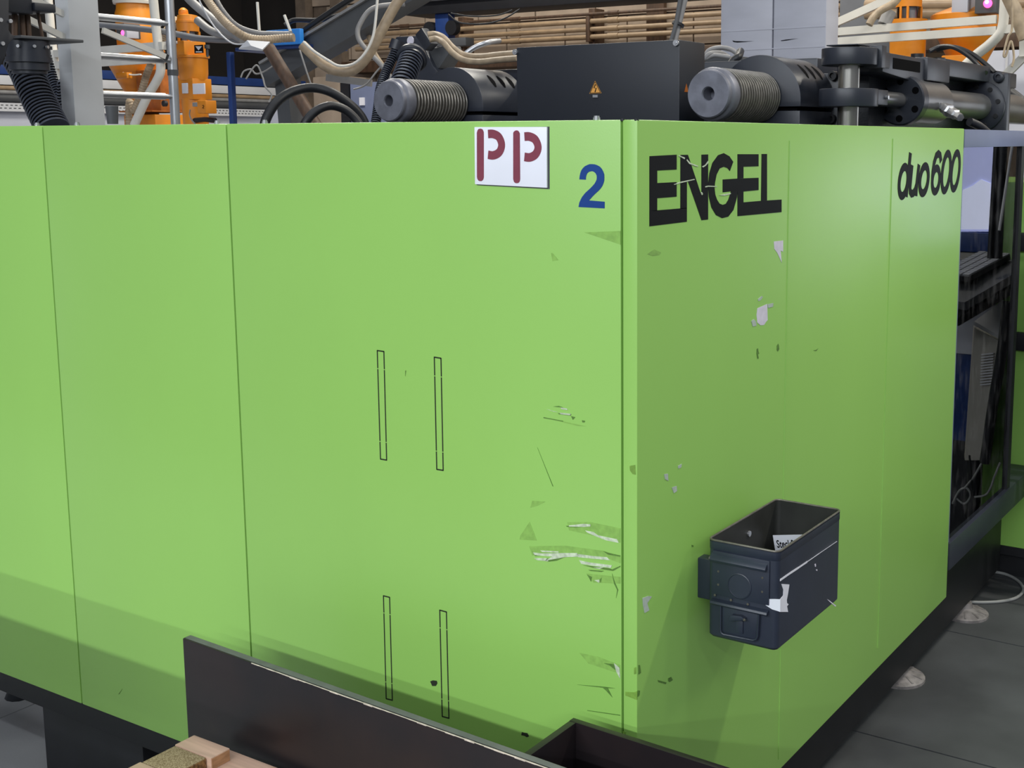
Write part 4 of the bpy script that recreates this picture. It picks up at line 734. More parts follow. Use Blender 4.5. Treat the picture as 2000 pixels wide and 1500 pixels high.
hose('beige hose looping down right of the blue tray', [(-3.4030,2.5065,2.1690),(-3.3575,2.5261,2.1204),(-3.3077,2.5482,2.0717),(-3.2513,2.5782,2.0450),(-3.1947,2.6128,2.0449),(-3.1496,2.6474,2.0862),(-3.1132,2.6820,2.1590),(-3.0834,2.7134,2.2368),(-3.0536,2.7448,2.3145),(-3.0248,2.7731,2.3776),(-2.9827,2.8079,2.4311)], .0245, 'beige')
hose('thin pale cable riding on the looping beige hose', [(-3.3617,2.4744,2.1796),(-3.3169,2.4944,2.1362),(-3.2555,2.5245,2.0928),(-3.2078,2.5492,2.0662),(-3.1504,2.5859,2.0758),(-3.1083,2.6198,2.1240),(-3.0825,2.6478,2.1962),(-3.0764,2.6659,2.2805),(-3.0768,2.6902,2.4251)], .0065, 'cream', 'cable', cat='cable')
hose('grey bent pipe hooking down over the inclined beam', [(-3.2420,3.0589,2.4018),(-3.3083,3.0176,2.3967),(-3.3630,2.9824,2.3864),(-3.3988,2.9561,2.3607),(-3.4259,2.9304,2.3066),(-3.4359,2.9168,2.2629),(-3.4235,2.9165,2.2165),(-3.3842,2.9318,2.1650),(-3.3261,2.9564,2.1005),(-3.2692,2.9780,2.0232)], .0125, 'conduit', 'pipe', cat='pipe')
hose('second brown pipe behind the grey hooked pipe', [(-3.6519,3.1821,2.5107),(-3.6505,3.1692,2.4297),(-3.6283,3.1746,2.3811),(-3.6112,3.1727,2.3082),(-3.5945,3.1714,2.2407),(-3.5662,3.1773,2.1732),(-3.5188,3.1938,2.1002),(-3.4609,3.2141,2.0111)], .012, 'beige', 'pipe', cat='pipe')
# blue stand
bs = thing('blue_stand', 'blue stand with bright blue tray front on a thin blue post', 'stand', (-3.4040,1.9536,0.0000))
t0 = (-4.1657,3.0000,2.3049); t1 = (-3.9047,3.0000,2.2234); t2_ = (-4.7572,3.2500,2.3532)
build('tray_front', MB().box((t0[0], 2.97, t1[2]), (t1[0], 3.0, t0[2])), 'blue_lt', bs, bevel=.006)
build('tray_deck', MB().box((t0[0]-.28, 3.0, t1[2]-.018), (t1[0]+.02, 3.3, t1[2]+.002)), 'blue_dk', bs, bevel=.003)
build('tray_back', MB().box((t0[0]-.28, 3.28, t1[2]), (t1[0], 3.3, t0[2]+.02)), 'blue_lt', bs, bevel=.003)
pp = [(-4.4955,3.0000,2.2669),(-4.4811,3.0000,1.8146)]
build('blue_post', MB().box((pp[1][0]-.028, 2.99, 0), (pp[1][0]+.004, 3.02, t1[2]-.02)), 'blue_dk', bs, bevel=.003)
tag(build('crumpled_sheet', MB().add([(-3.4188,2.1349,2.1299),(-3.3496,2.1236,2.1627),(-3.2210,2.1411,2.1517),(-3.2082,2.0834,2.1141),(-3.2919,2.0947,2.1337)]+[tuple(a) for a in [(-3.4265,2.1414,2.1260),(-3.3571,2.1298,2.1566),(-3.2284,2.1474,2.1457),(-3.2156,2.0897,2.1081),(-3.2994,2.1010,2.1277)]], [(0,1,4),(1,2,4),(2,3,4),(3,0,4),(5,9,6),(6,9,7),(7,9,8),(8,9,5),(0,5,6,1),(1,6,7,2),(2,7,8,3),(3,8,5,0)]), 'white'), 'crumpled white sheet hanging under the blue tray', 'sheet')
for lab, pth in (('upright white stick left on the blue tray', [(-3.6424,2.4546,2.3765),(-3.6239,2.4430,2.2417)]), ('short leaning white stick on the blue tray', [(-3.4479,2.4429,2.3050),(-3.4172,2.4486,2.2278)])):
    tag(build('stick', MB().tube(pth, .007, 8), 'cream'), lab, 'stick')
# inclined grey conveyor beam and sloping brown pipe
ib = thing('inclined_beam', 'dark grey inclined square beam rising to the upper right', 'beam', (-4.1811,3.1195,1.9546))
a_ = Vector((-4.2675,3.0859,2.0676)); b_ = Vector((-3.1184,3.1563,2.5304))
build('beam_body', MB().beam(a_, b_, .13, .13), 'grey_dk', ib, bevel=.004)
build('beam_top', MB().beam(a_+Vector((0, -.02, .068)), b_+Vector((0, -.02, .068)), .13, .014), 'conduit', ib)
build('beam_cable', MB().tube([a_.lerp(b_, .12)+Vector((0, -.05, .1)), a_.lerp(b_, .4)+Vector((0, -.05, .12)), a_.lerp(b_, .7)+Vector((0, -.05, .13)), b_+Vector((0, -.05, .14))], .016, 10), 'rubber', ib)
build('beam_foot', MB().beam((-4.1917,3.1370,2.0958), (-4.1213,3.1033,1.6438), .1, .1), 'grey_dk', ib)
tag(build('sloping_pipe', MB().cyl((-3.6167,2.4927,2.1596), (-3.1883,2.4381,1.6907), .031, 20), 'brown'), 'rusty brown pipe sloping down under the blue tray', 'pipe')
hose('black cable running along above the inclined beam', [(-4.2983,3.2350,2.3593),(-4.2534,3.2673,2.3880),(-4.0667,3.2614,2.3781),(-3.8852,3.2569,2.3961),(-3.7192,3.2438,2.4188),(-3.5708,3.2271,2.4836)], .014, 'rubber', 'cable', cat='cable')
# loose thin cables
for k, (lab, pth) in enumerate((('tangle wire hanging left of the inclined beam foot', [(-4.2471,2.8588,2.0519),(-4.2354,2.8716,2.0848),(-4.2031,2.8932,2.0957),(-4.1777,2.9045,2.0710),(-4.1318,2.9358,2.0902),(-4.0882,2.9708,2.1395),(-3.9634,2.8171,2.1799)]),
    ('second tangle wire looping by the inclined beam foot', [(-4.1427,2.8020,2.0387),(-4.1016,2.8395,2.1116),(-4.0692,2.8492,2.0521),(-4.0512,2.8511,1.9981),(-4.0202,2.8631,1.9576),(-4.0288,2.8510,1.9171)]),
    ('thin wire drooping in front of the inclined beam', [(-3.5266,2.6063,2.1557),(-3.5075,2.6087,2.1009),(-3.4856,2.6115,2.0386),(-3.4641,2.6149,1.9812)]),
    ('thin taut wire crossing down to the threaded bar', [(-3.1254,3.1074,2.2677),(-3.2040,3.0463,2.1906),(-3.3184,2.9589,2.0877),(-3.3783,2.9070,1.9976),(-3.4319,2.8699,1.9719)]),
    ('thin dark wire swagged below the black overhead beam', [(-3.7016,3.9718,2.4583),(-3.5972,4.0326,2.4403),(-3.4687,4.1122,2.4462),(-3.3936,4.1632,2.4760)]),
    ('thin slack wire crossing in front of the wall pipes', [(-3.5812,3.8041,2.4319),(-3.5148,3.8363,2.3824),(-3.3892,3.9126,2.3794),(-3.3037,3.9698,2.4084),(-3.2324,4.0222,2.4607)]))):
    hose(lab, pth, .0045, 'conduit' if k < 4 else 'rubber', 'wire', cat='wire')
hose('large black hose loop arching over the green cover', [(-2.5473,1.4764,1.7399),(-2.5417,1.4896,1.7972),(-2.5289,1.5315,1.8589),(-2.5129,1.5955,1.8988),(-2.4809,1.6653,1.9159),(-2.4323,1.7162,1.9010),(-2.3917,1.7693,1.8588),(-2.3669,1.8114,1.8080),(-2.3505,1.8337,1.7406)], .0185, 'rubber')
hose('smaller black hose loop inside the larger arch', [(-2.3526,1.4769,1.7392),(-2.3339,1.4972,1.7915),(-2.3162,1.5381,1.8294),(-2.2974,1.5875,1.8433),(-2.2740,1.6346,1.8270),(-2.2476,1.6674,1.7854),(-2.2277,1.6717,1.7396)], .0165, 'rubber')
# robot hose head behind the left tie bar
rh = thing('robot_hose_head', 'black robot hose bracket with corrugated hoses behind the left tie bar', 'robot', (-2.4546,2.2558,1.8116))
build('hose_yoke', MB().prism([(-2.9205,2.1463),(-2.8903,2.1917),(-2.7593,2.1906),(-2.7153,2.1291),(-2.6719,2.0542),(-2.6425,2.0258),(-2.6895,1.9811),(-2.8135,1.9726),(-2.8397,2.1130),(-2.8833,2.1262)], 2.6, 2.7, 'y'), 'black', rh, bevel=.006)
build('yoke_hole', MB().lathe((-2.7985,2.5980,2.1691), (0, -1, 0), [(0, .02), (.004, .02), (.004, .001)], 18), 'sticker', rh)
build('clamp_block', MB().beam((-2.6905,2.5500,2.2021), (-2.6325,2.5500,2.1296), .05, .05), 'blackbox', rh, bevel=.006)
build('cable_tray_arm', MB().prism([(-2.7266,2.1262),(-2.6046,2.1443),(-2.5906,2.1096),(-2.6530,2.0408),(-2.6743,2.0415)], 2.62, 2.72, 'y'), 'grey_dk', rh, bevel=.005)
build('hose_collar', MB().lathe((-2.3630,2.1173,2.0613), Vector((-2.3087,2.0199,1.9893))-Vector((-2.3630,2.1173,2.0613)), [(0, .045), (.01, .06), (.03, .064), (.035, .056), (.05, .056)], 28), 'black', rh)
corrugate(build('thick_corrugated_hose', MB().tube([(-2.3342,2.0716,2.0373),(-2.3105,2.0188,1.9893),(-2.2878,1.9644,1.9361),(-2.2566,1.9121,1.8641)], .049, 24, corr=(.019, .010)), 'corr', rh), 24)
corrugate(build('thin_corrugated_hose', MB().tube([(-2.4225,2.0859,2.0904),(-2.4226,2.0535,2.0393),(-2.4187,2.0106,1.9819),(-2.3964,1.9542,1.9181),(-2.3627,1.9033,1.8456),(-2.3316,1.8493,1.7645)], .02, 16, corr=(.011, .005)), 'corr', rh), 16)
build('thin_hose_collar', MB().cyl((-2.4193,2.0928,2.1195), (-2.4272,2.0816,2.0821), .028, 20), 'black', rh)
build('bracket_post', MB().box(((-2.7250,2.6600,2.0077)[0], 2.66, 1.6), ((-2.6545,2.6600,2.0058)[0], 2.72, (-2.7067,2.6600,2.1001)[2])), 'black', rh, bevel=.004)
build('white_tag', MB().box((-2.6250,2.6000,2.0024), Vector((-2.6139,2.6000,1.9724))+Vector((0, .01, 0))), 'paper', rh)
hose('upper beige hose of the pair running to the black electrical box', [(-2.2495,2.0809,2.1358),(-2.2233,2.0973,2.1378),(-2.1609,2.0731,2.1193),(-2.0919,2.0486,2.0753),(-2.0230,2.0265,2.0459),(-1.9394,2.0165,2.0345),(-1.8100,1.9773,2.0353),(-1.6881,1.9331,2.0339)], .012, 'beige')
hose('lower beige hose of the pair running to the black electrical box', [(-2.2089,2.0424,2.1113),(-2.1849,2.0577,2.1153),(-2.1261,2.0311,2.0952),(-2.0592,2.0054,2.0518),(-1.9890,1.9842,2.0229),(-1.9059,1.9739,2.0118),(-1.7772,1.9343,2.0130),(-1.6561,1.8897,2.0119)], .012, 'beige')
hose('silver conduit bowing up behind the twin beige hoses', [(-2.8371,3.0235,2.1302),(-2.7968,3.0541,2.1650),(-2.7449,3.0900,2.1899),(-2.7547,3.2055,2.2079)], .013, 'alu', 'conduit')
# overhead black beam with pipe on it
ob = thing('overhead_beam', 'black overhead beam crossing the top of the back wall', 'beam', (-4.4754,5.6000,2.6968))
o0 = (-5.5175,5.6000,2.6935); o1 = (-3.3383,5.6000,2.6805); zb_ = (-4.4758,5.6000,2.6749)[2]
build('beam_body', MB().box((o0[0], 5.6, zb_), (o1[0]+.9, 5.9, zb_+.11)), 'frame_blk', ob, bevel=.006)
build('beam_pipe', MB().cyl((o0[0], 5.58, zb_+.12), (o1[0]+.9, 5.58, zb_+.12), .03, 14), 'conduit', ob)
for px0 in (0, .22):
    build('trolley_wheel', MB().lathe((o0[0]+.22+px0, 5.62, zb_-.11), (0, 1, 0), [(0, .03), (0, .055), (.05, .055), (.05, .03)], 22), 'frame_blk', ob)
build('trolley_hanger', MB().box((o0[0]+.27, 5.64, zb_-.2), (o0[0]+.4, 5.72, zb_)), 'blue_dk', ob, bevel=.004)
build('trolley_base', MB().box((o0[0]+.12, 5.6, zb_-.25), (o0[0]+.6, 5.7, zb_-.19)), 'grey_dk', ob, bevel=.004)
# pipes along the back wall
pipes = [(37, .013, 'brown', 'dark thin pipe topmost on the back wall'), (50, .021, 'copper', 'upper thick dusty brown pipe on the back wall'), (66.5, .020, 'copper', 'middle thick dusty brown pipe on the back wall'), (80, .021, 'copper', 'lowest thick dusty brown pipe on the back wall')]
zs = [v[2] for v in [(-5.3271,6.8000,2.7390),(-5.3282,6.8000,2.6816),(-5.3293,6.8000,2.6177),(-5.3304,6.8000,2.5558)]]
for z, (yy, r, m_, lab) in zip(zs, pipes):
    g = thing('wall_pipe', lab, 'pipe', (-5, 6.8, z), 'pipes on the back wall')
    build('pipe_run', MB().cyl((-7.2, 6.8, z), (2, 6.8, z), r, 14), m_, g)
    for xx in (-6.6, -5.35, -4.36, -3.1, -1.2):
        build('pipe_sleeve', MB().cyl((xx-.05, 6.8, z), (xx+.05, 6.8, z), r+.005, 14), m_, g)
for xx in (-6.0, -4.62):
    tag(build('pipe_bracket', MB().box((xx, 6.83, zs[3]-.08), (xx+.06, 6.98, zs[0]+.05)).box((xx+.01, 6.77, zs[3]-.04), (xx+.045, 6.83, zs[1]+.04)), 'brown', bevel=.004), 'rusty bracket holding the wall pipes' + (' by the black overhead beam' if xx < -5 else ' near the slanted cable pole'), 'bracket')
tag(build('wall_ledge', MB().box((-7.3, 6.7, zs[3]-.22), (2, 6.98, zs[3]-.12)), 'brown', bevel=.004), 'dark brown ledge under the wall pipes', 'ledge')
cpn = thing('cable_pole', 'slanted pole with strapped cables rising behind the black electrical box', 'pole', (-1.4597,2.6757,2.0979))
build('pole', MB().tube([(-1.4535,2.6816,2.1103),(-1.4259,2.7334,2.3159)], .013, 12), 'conduit', cpn)
build('strapped_cable', MB().tube([(-1.4559,2.6562,2.1087),(-1.4423,2.6782,2.1894),(-1.4337,2.7045,2.3135)], .009, 10), 'grey_dk', cpn)
build('cable_strap', MB().cyl((-1.4462,2.6980,2.1809), (-1.4434,2.7015,2.1913), .026, 14), 'rubber', cpn)
hose('coil of grey cable lying behind the electrical box', [(-1.1459,2.3828,2.0328),(-1.1358,2.3922,2.0519),(-1.1036,2.4135,2.0614),(-1.0651,2.4357,2.0538),(-1.0438,2.4452,2.0327),(-1.0591,2.4332,2.0174),(-1.0703,2.3705,2.0369),(-1.0822,2.3034,2.0334),(-1.0969,2.2912,2.0147),(-1.0703,2.3094,2.0259),(-1.0214,2.3380,2.0184)], .009, 'conduit', 'cable_coil', cat='cable')
hose('dark hose end bent over behind the right tie bar', [(-0.9727,2.2432,1.9824),(-0.9631,2.2522,2.0007),(-0.9484,2.2637,2.0153),(-0.9664,2.3156,2.0372)], .014, 'rubber', cat='hose')
tag(build('wooden_ledge', MB().box((-1.2130,2.5000,2.0322), Vector((-1.0490,2.5000,1.9939))+Vector((0, .1, 0))), 'grey_dk', bevel=.003), 'dark ledge under the coiled cable', 'ledge')
# pale sheet metal housing standing on the machine
ph_ = thing('sheet_housing', 'pale blue-grey sheet metal housing rising behind the right tie bar', 'housing', (-1.2, 3.0, 1.7))
h0 = (-1.3777,2.9500,2.3028); h1 = (-1.1353,2.9500,2.2886); h2 = (-0.8997,2.9500,2.2749)
build('housing_front', MB().box((h0[0], 2.95, 1.3), (h1[0]-.003, 3.28, 3.0)), 'grey_lt', ph_, bevel=.003)
build('housing_front', MB().box((h1[0]+.003, 2.95, 1.3), (h2[0], 3.08, 3.0)), 'grey_lt', ph_, bevel=.003)
for a in ([(-1.3224,2.1331),(-1.3079,2.1304),(-1.2694,2.1277),(-1.2218,2.1268),(-1.2646,2.1244),(-1.2982,2.1236),(-1.3175,2.1266)], [(-1.1000,2.1238),(-1.0747,2.1268),(-1.0221,2.1287),(-1.0723,2.1226),(-1.0953,2.1215)]):
    build('scuff_mark', MB().prism(a, 2.9492, 2.951, 'y'), 'decal_blk', ph_, smooth=False)
for y in (36, 70):
    z = (-1.1585,2.9500,2.2900)[2]-(.12 if y == 36 else .2)
    build('pressed_line', MB().box((h0[0]+.002, 2.9485, z), (h2[0]-.002, 2.951, z+.004)), 'grey_lt', ph_)
# right-hand stand and orange hoppers
RY = 4.6
rs_ = thing('dryer_stand', 'cream rail stand in front of the right orange hoppers', 'stand', (-0.6261,4.6000,2.2629))
build('bent_tube', MB().tube([(-0.6255,4.6000,2.4894),(-0.6278,4.6000,2.3640),(-0.6323,4.6000,2.2885),(-0.6510,4.6000,2.2437),(-0.7008,4.6000,2.1949),(-0.7643,4.6000,2.1460),(-0.8282,4.6000,2.0861)], .026, 12), 'cream', rs_)
for a, b in (((-1.7492,4.6000,2.2924), (-0.6646,4.6000,2.3230)), ((-1.7482,4.6000,2.2424), (-0.6623,4.6000,2.2671)), ((-0.6265,4.6000,2.2705), (-0.5275,4.6000,2.2759)), ((-1.7930,4.7000,2.2761), (-1.2323,4.7000,2.4804)), ((-0.6430,4.7000,2.0386), (-0.5191,4.7000,2.1634)), ((-0.5452,4.6500,2.3387), (-0.5362,4.6500,2.1356))):
    build('rail', MB().beam(a, b, .03, .041), 'cream', rs_)
v2 = thing('vacuum_loader', 'orange vacuum loader with clear sleeve above the cream rails', 'loader', (-1.2552,5.0000,2.2090))
q = [v for v in [(-1.2641,5.0000,2.5725),(-1.2601,5.0000,2.4500),(-1.2578,5.0000,2.3773),(-1.2568,5.0000,2.3493),(-1.2543,5.0000,2.2708),(-1.2523,5.0000,2.2089)]]; VX = q[0][0]
build('loader_head', MB().lathe((VX, 5.0, q[1][2]), (0, 0, 1), [(0, .072), (.2, .072)], 30), 'orange', v2)
build('sight_glass', MB().lathe((VX, 5.0, q[2][2]), (0, 0, 1), [(0, .066), (q[1][2]-q[2][2], .066)], 28), 'clear', v2)
for g in (-110, -75, 10, 120):
    g = math.radians(g); build('glass_strut', MB().box((VX+.068*math.cos(g)-.006, 5+.068*math.sin(g)-.006, q[2][2]), (VX+.068*math.cos(g)+.006, 5+.068*math.sin(g)+.006, q[1][2])), 'orange', v2)
build('glass_core', MB().lathe((VX, 5.0, q[2][2]), (0, 0, 1), [(0, .045), (q[1][2]-q[2][2], .04)], 18), 'grey_lt', v2)
build('loader_rim', MB().lathe((VX, 5.0, q[3][2]), (0, 0, 1), [(0, .105), (q[2][2]-q[3][2]+.005, .105)], 32), 'orange', v2)
build('loader_body', MB().lathe((VX, 5.0, 1.6), (0, 0, 1), [(0, .1), (q[3][2]-1.6, .1)], 32), 'orange', v2)
hr = thing('material_hopper', 'orange cone hopper with pink-lit lamp at upper right', 'hopper', (-1.0108,5.2000,2.2119))
q = [v for v in [(-1.0092,5.2000,2.5490),(-1.0049,5.2000,2.4369),(-1.0038,5.2000,2.4088),(-1.0003,5.2000,2.3187),(-0.9946,5.2000,2.1688)]]; HX = q[0][0]
build('hopper_lid', MB().lathe((HX, 5.2, q[3][2]), (0, 0, 1), [(0, .185), (q[2][2]-q[3][2], .185), (q[2][2]-q[3][2]+.015, .16), (q[1][2]-q[3][2]+.02, .07), (q[0][2]-q[3][2]+.1, .06)], 40), 'orange', hr)
build('hopper_cone', MB().lathe((HX+.03, 5.2, q[4][2]-.12), (0, 0, 1), [(0, .05), (q[3][2]-q[4][2]+.12, .19)], 40), 'orange', hr)
build('hopper_motor', MB().box((HX-.02, 5.02, q[2][2]), (HX+.07, 5.2, q[0][2])), 'grey_lt', hr, bevel=.006)
cbx = [(-0.8949,5.0000,2.4892),(-0.7780,5.0000,2.3963)]
cb2 = build('control_box', MB().box((cbx[0][0], 5.0, cbx[1][2]), (cbx[1][0], 5.1, cbx[0][2]+.05)), 'grey_dk', hr, bevel=.004)
lm = (-0.8240,4.9900,2.4464)
build('red_lamp', MB().lathe((lm[0], 5.0, lm[2]), (0, -1, 0), [(0, .024), (.012, .022), (.02, .014), (.022, .002)], 18), 'lamp', cb2)
build('lamp_core', MB().lathe((lm[0], 4.979, lm[2]+.006), (0, -1, 0), [(0, .010), (.003, .008), (.004, .001)], 14), 'lampcore', cb2)
build('discharge_box', MB().box((-1.0544,4.9500,2.1765), Vector((-0.8981,4.9500,2.0836))+Vector((0, .2, 0))), 'orange', hr, bevel=.008)
hose('beige hose arching down to the right cream rail', [(-1.1661,4.5763,2.4697),(-1.1927,4.5528,2.4272),(-1.2472,4.5132,2.3900),(-1.2788,4.4876,2.3528),(-1.2943,4.4717,2.3156)], .02, 'beige')
tag(build('grey_motor', MB().cyl((-1.2411,4.6362,2.3951), (-1.2638,4.6104,2.3250), .035, 18), 'conduit'), 'short grey cylinder motor left of the right orange loader', 'motor')
for k, (ya, yb, lab) in enumerate(((25, 27, 'upper brown pipe between the right orange hoppers'), (8, 12, 'topmost brown pipe between the right orange hoppers'))):
    tag(build('wall_pipe', MB().cyl(((-1.9007,6.0000,2.5325) if k == 0 else (-1.9023,6.0000,2.5881)), ((-0.8494,6.0000,2.4861) if k == 0 else (-0.8518,6.0000,2.5410)), .035, 14), 'copper'), lab, 'pipe')
hose('fat beige hose hanging at the top right corner', [(-0.5750,4.4558,2.4222),(-0.5393,4.4650,2.3474),(-0.5131,4.4704,2.2851),(-0.4839,4.4755,2.2103)], .035, 'beige')
tag(build('cable_knot', MB().tube([(-0.3406,3.6357,2.3280),(-0.3301,3.6183,2.1876),(-0.3422,3.6047,2.1509),(-0.3518,3.5867,2.0796),(-0.3438,3.5905,2.0731),(-0.3297,3.6093,2.1336),(-0.3137,3.6081,2.0688),(-0.3179,3.5982,2.0256)], .005, 8), 'beige'), 'knotted thin cord hanging beside the right cream tube', 'cord')
tag(build('wall_board', MB().box(((-2.2029,6.3000,2.6664)[0], 6.3, 1.2), ((-1.8374,6.3000,2.6451)[0], 6.36, 3.4)), 'grey', bevel=.004), 'plain grey board behind the right cream rails', 'board')
wd = thing('white_door', 'white panelled door beyond the machine at upper right', 'door', (-1.1341,6.6000,1.8294))
build('door_leaf', MB().box(((-1.3744,6.6000,2.2417)[0], 6.6, 0), ((-0.8196,6.6000,2.2232)[0], 6.66, (-1.1882,6.6000,2.3092)[2])), 'wallwhite', wd, bevel=.004)
build('door_rib', MB().box(((-1.1343,6.6000,2.2337)[0], 6.58, 0), ((-1.1208,6.6000,2.2332)[0], 6.6, (-1.1879,6.6000,2.3025)[2])), 'white', wd)
# blue cabinet and beam behind the left tie bar
bl = thing('blue_cabinet', 'blue-grey cabinet with small white notice behind the left tie bar', 'cabinet', (-5.4102,5.0000,1.8449))
s0 = [(-5.5362,5.0000,2.1389),(-5.1580,5.0000,1.8245)]
build('cabinet_body', MB().box((s0[0][0], 5.0, 0), (s0[1][0]+.4, 5.5, s0[0][2])), 'bluegrey', bl, bevel=.006)
build('cabinet_edge', MB().box((s0[0][0]-.09, 4.99, 0), (s0[0][0]-.005, 5.4, s0[0][2])), 'frame_blk', bl)
nt_ = [(-5.4386,4.9900,2.0282),(-5.3899,4.9900,1.9715)]
build('notice', MB().box((nt_[0][0], 4.99, nt_[1][2]), (nt_[1][0], 5.0, nt_[0][2])), 'paper', bl)
tag(build('channel_rail', MB().beam((-4.2974,3.5438,2.0821), (-4.0706,3.6768,2.0490), .05, .04), 'conduit'), 'thin grey channel above the blue-grey cabinet', 'rail')
tag(build('concrete_pillar', MB().box(((-7.3669,6.4000,2.0622)[0], 6.4, 0), ((-7.0065,6.4000,2.0563)[0], 6.8, (-7.1736,6.4000,2.2879)[2])), 'tan', bevel=.01), 'beige pillar left of the blue-grey cabinet', 'pillar')
# ================================================================ green cabinet beyond the guard
gc = thing('green_cabinet', 'green machine cabinet beyond the glass guard at far right', 'cabinet', (.2, 2.95, 0))
build('cabinet_body', MB().box((-.22, 2.95, .10), (.75, 3.6, 1.56)), 'green', gc, bevel=.004)
build('cabinet_trim', MB().box((-.225, 2.944, .10), (.75, 2.95, .135)), 'frame_blk', gc)
build('cabinet_plinth', MB().box((-.2, 3.0, 0), (.74, 3.55, .10)), 'frame_blk', gc)
for z in (1.30, .92):
    build('cabinet_handle', MB().box((-.10, 2.92, z), (-.02, 2.95, z+.07)), 'frame_blk', gc, bevel=.006)
# operator panel standing beside the guard (seen mirrored in the glass)
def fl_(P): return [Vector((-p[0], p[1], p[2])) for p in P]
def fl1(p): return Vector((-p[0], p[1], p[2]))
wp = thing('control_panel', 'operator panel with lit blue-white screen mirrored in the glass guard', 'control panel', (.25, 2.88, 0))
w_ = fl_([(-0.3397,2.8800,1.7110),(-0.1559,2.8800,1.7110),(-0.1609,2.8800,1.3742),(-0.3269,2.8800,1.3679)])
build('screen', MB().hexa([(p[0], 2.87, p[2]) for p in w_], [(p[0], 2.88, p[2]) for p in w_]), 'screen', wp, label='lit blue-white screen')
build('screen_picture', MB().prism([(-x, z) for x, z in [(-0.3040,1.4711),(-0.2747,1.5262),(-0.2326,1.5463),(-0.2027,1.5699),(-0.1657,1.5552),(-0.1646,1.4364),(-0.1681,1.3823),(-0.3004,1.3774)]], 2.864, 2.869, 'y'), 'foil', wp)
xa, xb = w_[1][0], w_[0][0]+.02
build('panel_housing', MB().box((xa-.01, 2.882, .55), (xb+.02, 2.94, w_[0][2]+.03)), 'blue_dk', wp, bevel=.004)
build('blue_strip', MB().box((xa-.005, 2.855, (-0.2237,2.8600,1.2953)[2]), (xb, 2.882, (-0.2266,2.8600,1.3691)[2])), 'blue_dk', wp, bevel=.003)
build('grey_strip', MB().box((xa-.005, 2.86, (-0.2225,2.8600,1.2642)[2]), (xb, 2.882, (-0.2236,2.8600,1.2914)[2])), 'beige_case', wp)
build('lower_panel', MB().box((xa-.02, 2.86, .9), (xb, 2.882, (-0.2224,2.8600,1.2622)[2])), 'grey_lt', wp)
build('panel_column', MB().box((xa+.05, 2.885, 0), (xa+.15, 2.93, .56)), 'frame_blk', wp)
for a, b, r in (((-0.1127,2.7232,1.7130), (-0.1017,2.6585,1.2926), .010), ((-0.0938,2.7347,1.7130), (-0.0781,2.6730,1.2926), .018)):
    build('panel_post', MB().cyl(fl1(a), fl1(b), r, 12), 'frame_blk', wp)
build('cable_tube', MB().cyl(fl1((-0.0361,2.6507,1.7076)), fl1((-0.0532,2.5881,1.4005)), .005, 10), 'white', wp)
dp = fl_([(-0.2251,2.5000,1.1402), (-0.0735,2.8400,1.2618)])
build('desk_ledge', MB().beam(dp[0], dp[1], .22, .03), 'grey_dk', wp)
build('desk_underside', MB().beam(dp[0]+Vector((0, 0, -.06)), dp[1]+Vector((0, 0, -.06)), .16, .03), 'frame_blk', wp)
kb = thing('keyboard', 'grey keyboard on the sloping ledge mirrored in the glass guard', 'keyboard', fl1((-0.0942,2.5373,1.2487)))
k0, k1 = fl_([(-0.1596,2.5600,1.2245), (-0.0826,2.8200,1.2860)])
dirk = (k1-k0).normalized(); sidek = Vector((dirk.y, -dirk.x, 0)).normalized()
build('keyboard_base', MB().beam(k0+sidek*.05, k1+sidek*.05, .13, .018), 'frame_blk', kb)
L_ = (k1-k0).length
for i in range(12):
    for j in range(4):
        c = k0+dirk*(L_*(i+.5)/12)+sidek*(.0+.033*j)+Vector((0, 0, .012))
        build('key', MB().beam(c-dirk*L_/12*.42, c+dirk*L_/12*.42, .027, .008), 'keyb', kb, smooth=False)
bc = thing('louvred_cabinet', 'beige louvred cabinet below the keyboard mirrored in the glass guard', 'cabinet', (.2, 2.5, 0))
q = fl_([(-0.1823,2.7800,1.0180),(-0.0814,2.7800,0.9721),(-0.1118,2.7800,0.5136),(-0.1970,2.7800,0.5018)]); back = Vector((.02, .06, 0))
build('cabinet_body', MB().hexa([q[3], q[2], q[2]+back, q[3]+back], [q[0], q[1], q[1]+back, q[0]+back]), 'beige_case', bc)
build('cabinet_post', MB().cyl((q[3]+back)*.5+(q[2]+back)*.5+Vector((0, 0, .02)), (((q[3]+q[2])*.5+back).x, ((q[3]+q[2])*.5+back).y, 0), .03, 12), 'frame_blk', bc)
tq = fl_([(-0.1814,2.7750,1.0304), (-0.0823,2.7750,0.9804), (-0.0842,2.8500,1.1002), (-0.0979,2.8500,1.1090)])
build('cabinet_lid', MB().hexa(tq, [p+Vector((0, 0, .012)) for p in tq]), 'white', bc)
la = fl_([(-0.1481,2.7750,0.9184),(-0.1028,2.7750,0.9284)])
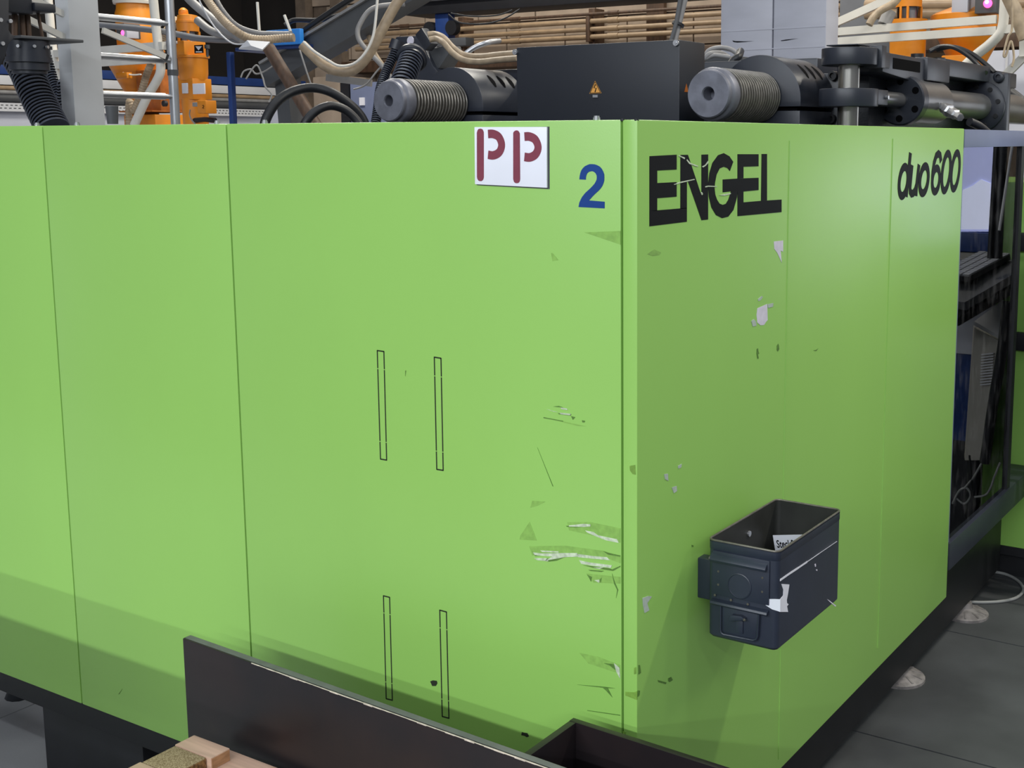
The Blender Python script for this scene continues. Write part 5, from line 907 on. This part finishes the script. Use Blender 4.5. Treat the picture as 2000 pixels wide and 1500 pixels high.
for k in range(12):
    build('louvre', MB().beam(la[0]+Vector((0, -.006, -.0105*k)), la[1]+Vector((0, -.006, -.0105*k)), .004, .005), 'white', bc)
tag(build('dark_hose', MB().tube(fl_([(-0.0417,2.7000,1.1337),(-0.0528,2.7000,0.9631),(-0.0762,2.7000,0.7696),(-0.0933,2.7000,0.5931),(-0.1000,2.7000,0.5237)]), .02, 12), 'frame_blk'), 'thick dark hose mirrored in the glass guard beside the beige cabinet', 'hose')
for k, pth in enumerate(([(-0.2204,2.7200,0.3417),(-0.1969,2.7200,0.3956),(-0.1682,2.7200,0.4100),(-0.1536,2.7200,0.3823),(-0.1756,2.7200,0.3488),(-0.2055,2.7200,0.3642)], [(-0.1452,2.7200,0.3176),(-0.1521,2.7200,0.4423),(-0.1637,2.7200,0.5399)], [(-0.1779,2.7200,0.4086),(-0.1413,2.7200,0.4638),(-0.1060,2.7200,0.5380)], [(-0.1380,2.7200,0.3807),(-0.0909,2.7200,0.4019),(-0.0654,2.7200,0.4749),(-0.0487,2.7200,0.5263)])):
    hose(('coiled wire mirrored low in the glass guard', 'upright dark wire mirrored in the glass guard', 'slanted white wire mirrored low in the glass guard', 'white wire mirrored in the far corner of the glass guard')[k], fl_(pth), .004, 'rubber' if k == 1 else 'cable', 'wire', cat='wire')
hose('thin grey cable looping on the floor by the levelling feet', [(p[0], p[1], .006) for p in ((-0.1439,2.6109,0.0000), (-0.0901,2.6377,0.0000), (-0.0356,2.6828,0.0000), (0.0043,2.7493,-0.0000), (0.0075,2.8440,0.0000), (-0.0314,2.9294,0.0000), (-0.0952,2.9837,0.0000), (-0.1673,2.9875,0.0000), (-0.2196,2.9902,0.0000))], .006, 'cable', 'floor_cable', cat='cable')
hose('thick black hose hanging below the machine at far left', [(-2.4030,0.3000,0.1126),(-2.4235,0.3000,0.0324),(-2.4644,0.3000,-0.0369),(-2.5094,0.3000,-0.1340),(-2.5436,0.3000,-0.2298),(-2.5691,0.3000,-0.3421),(-2.5750,0.3000,-0.4321)], .035, 'rubber')
for o in list(bpy.data.objects):
    if '_at' in o.keys(): del o['_at']
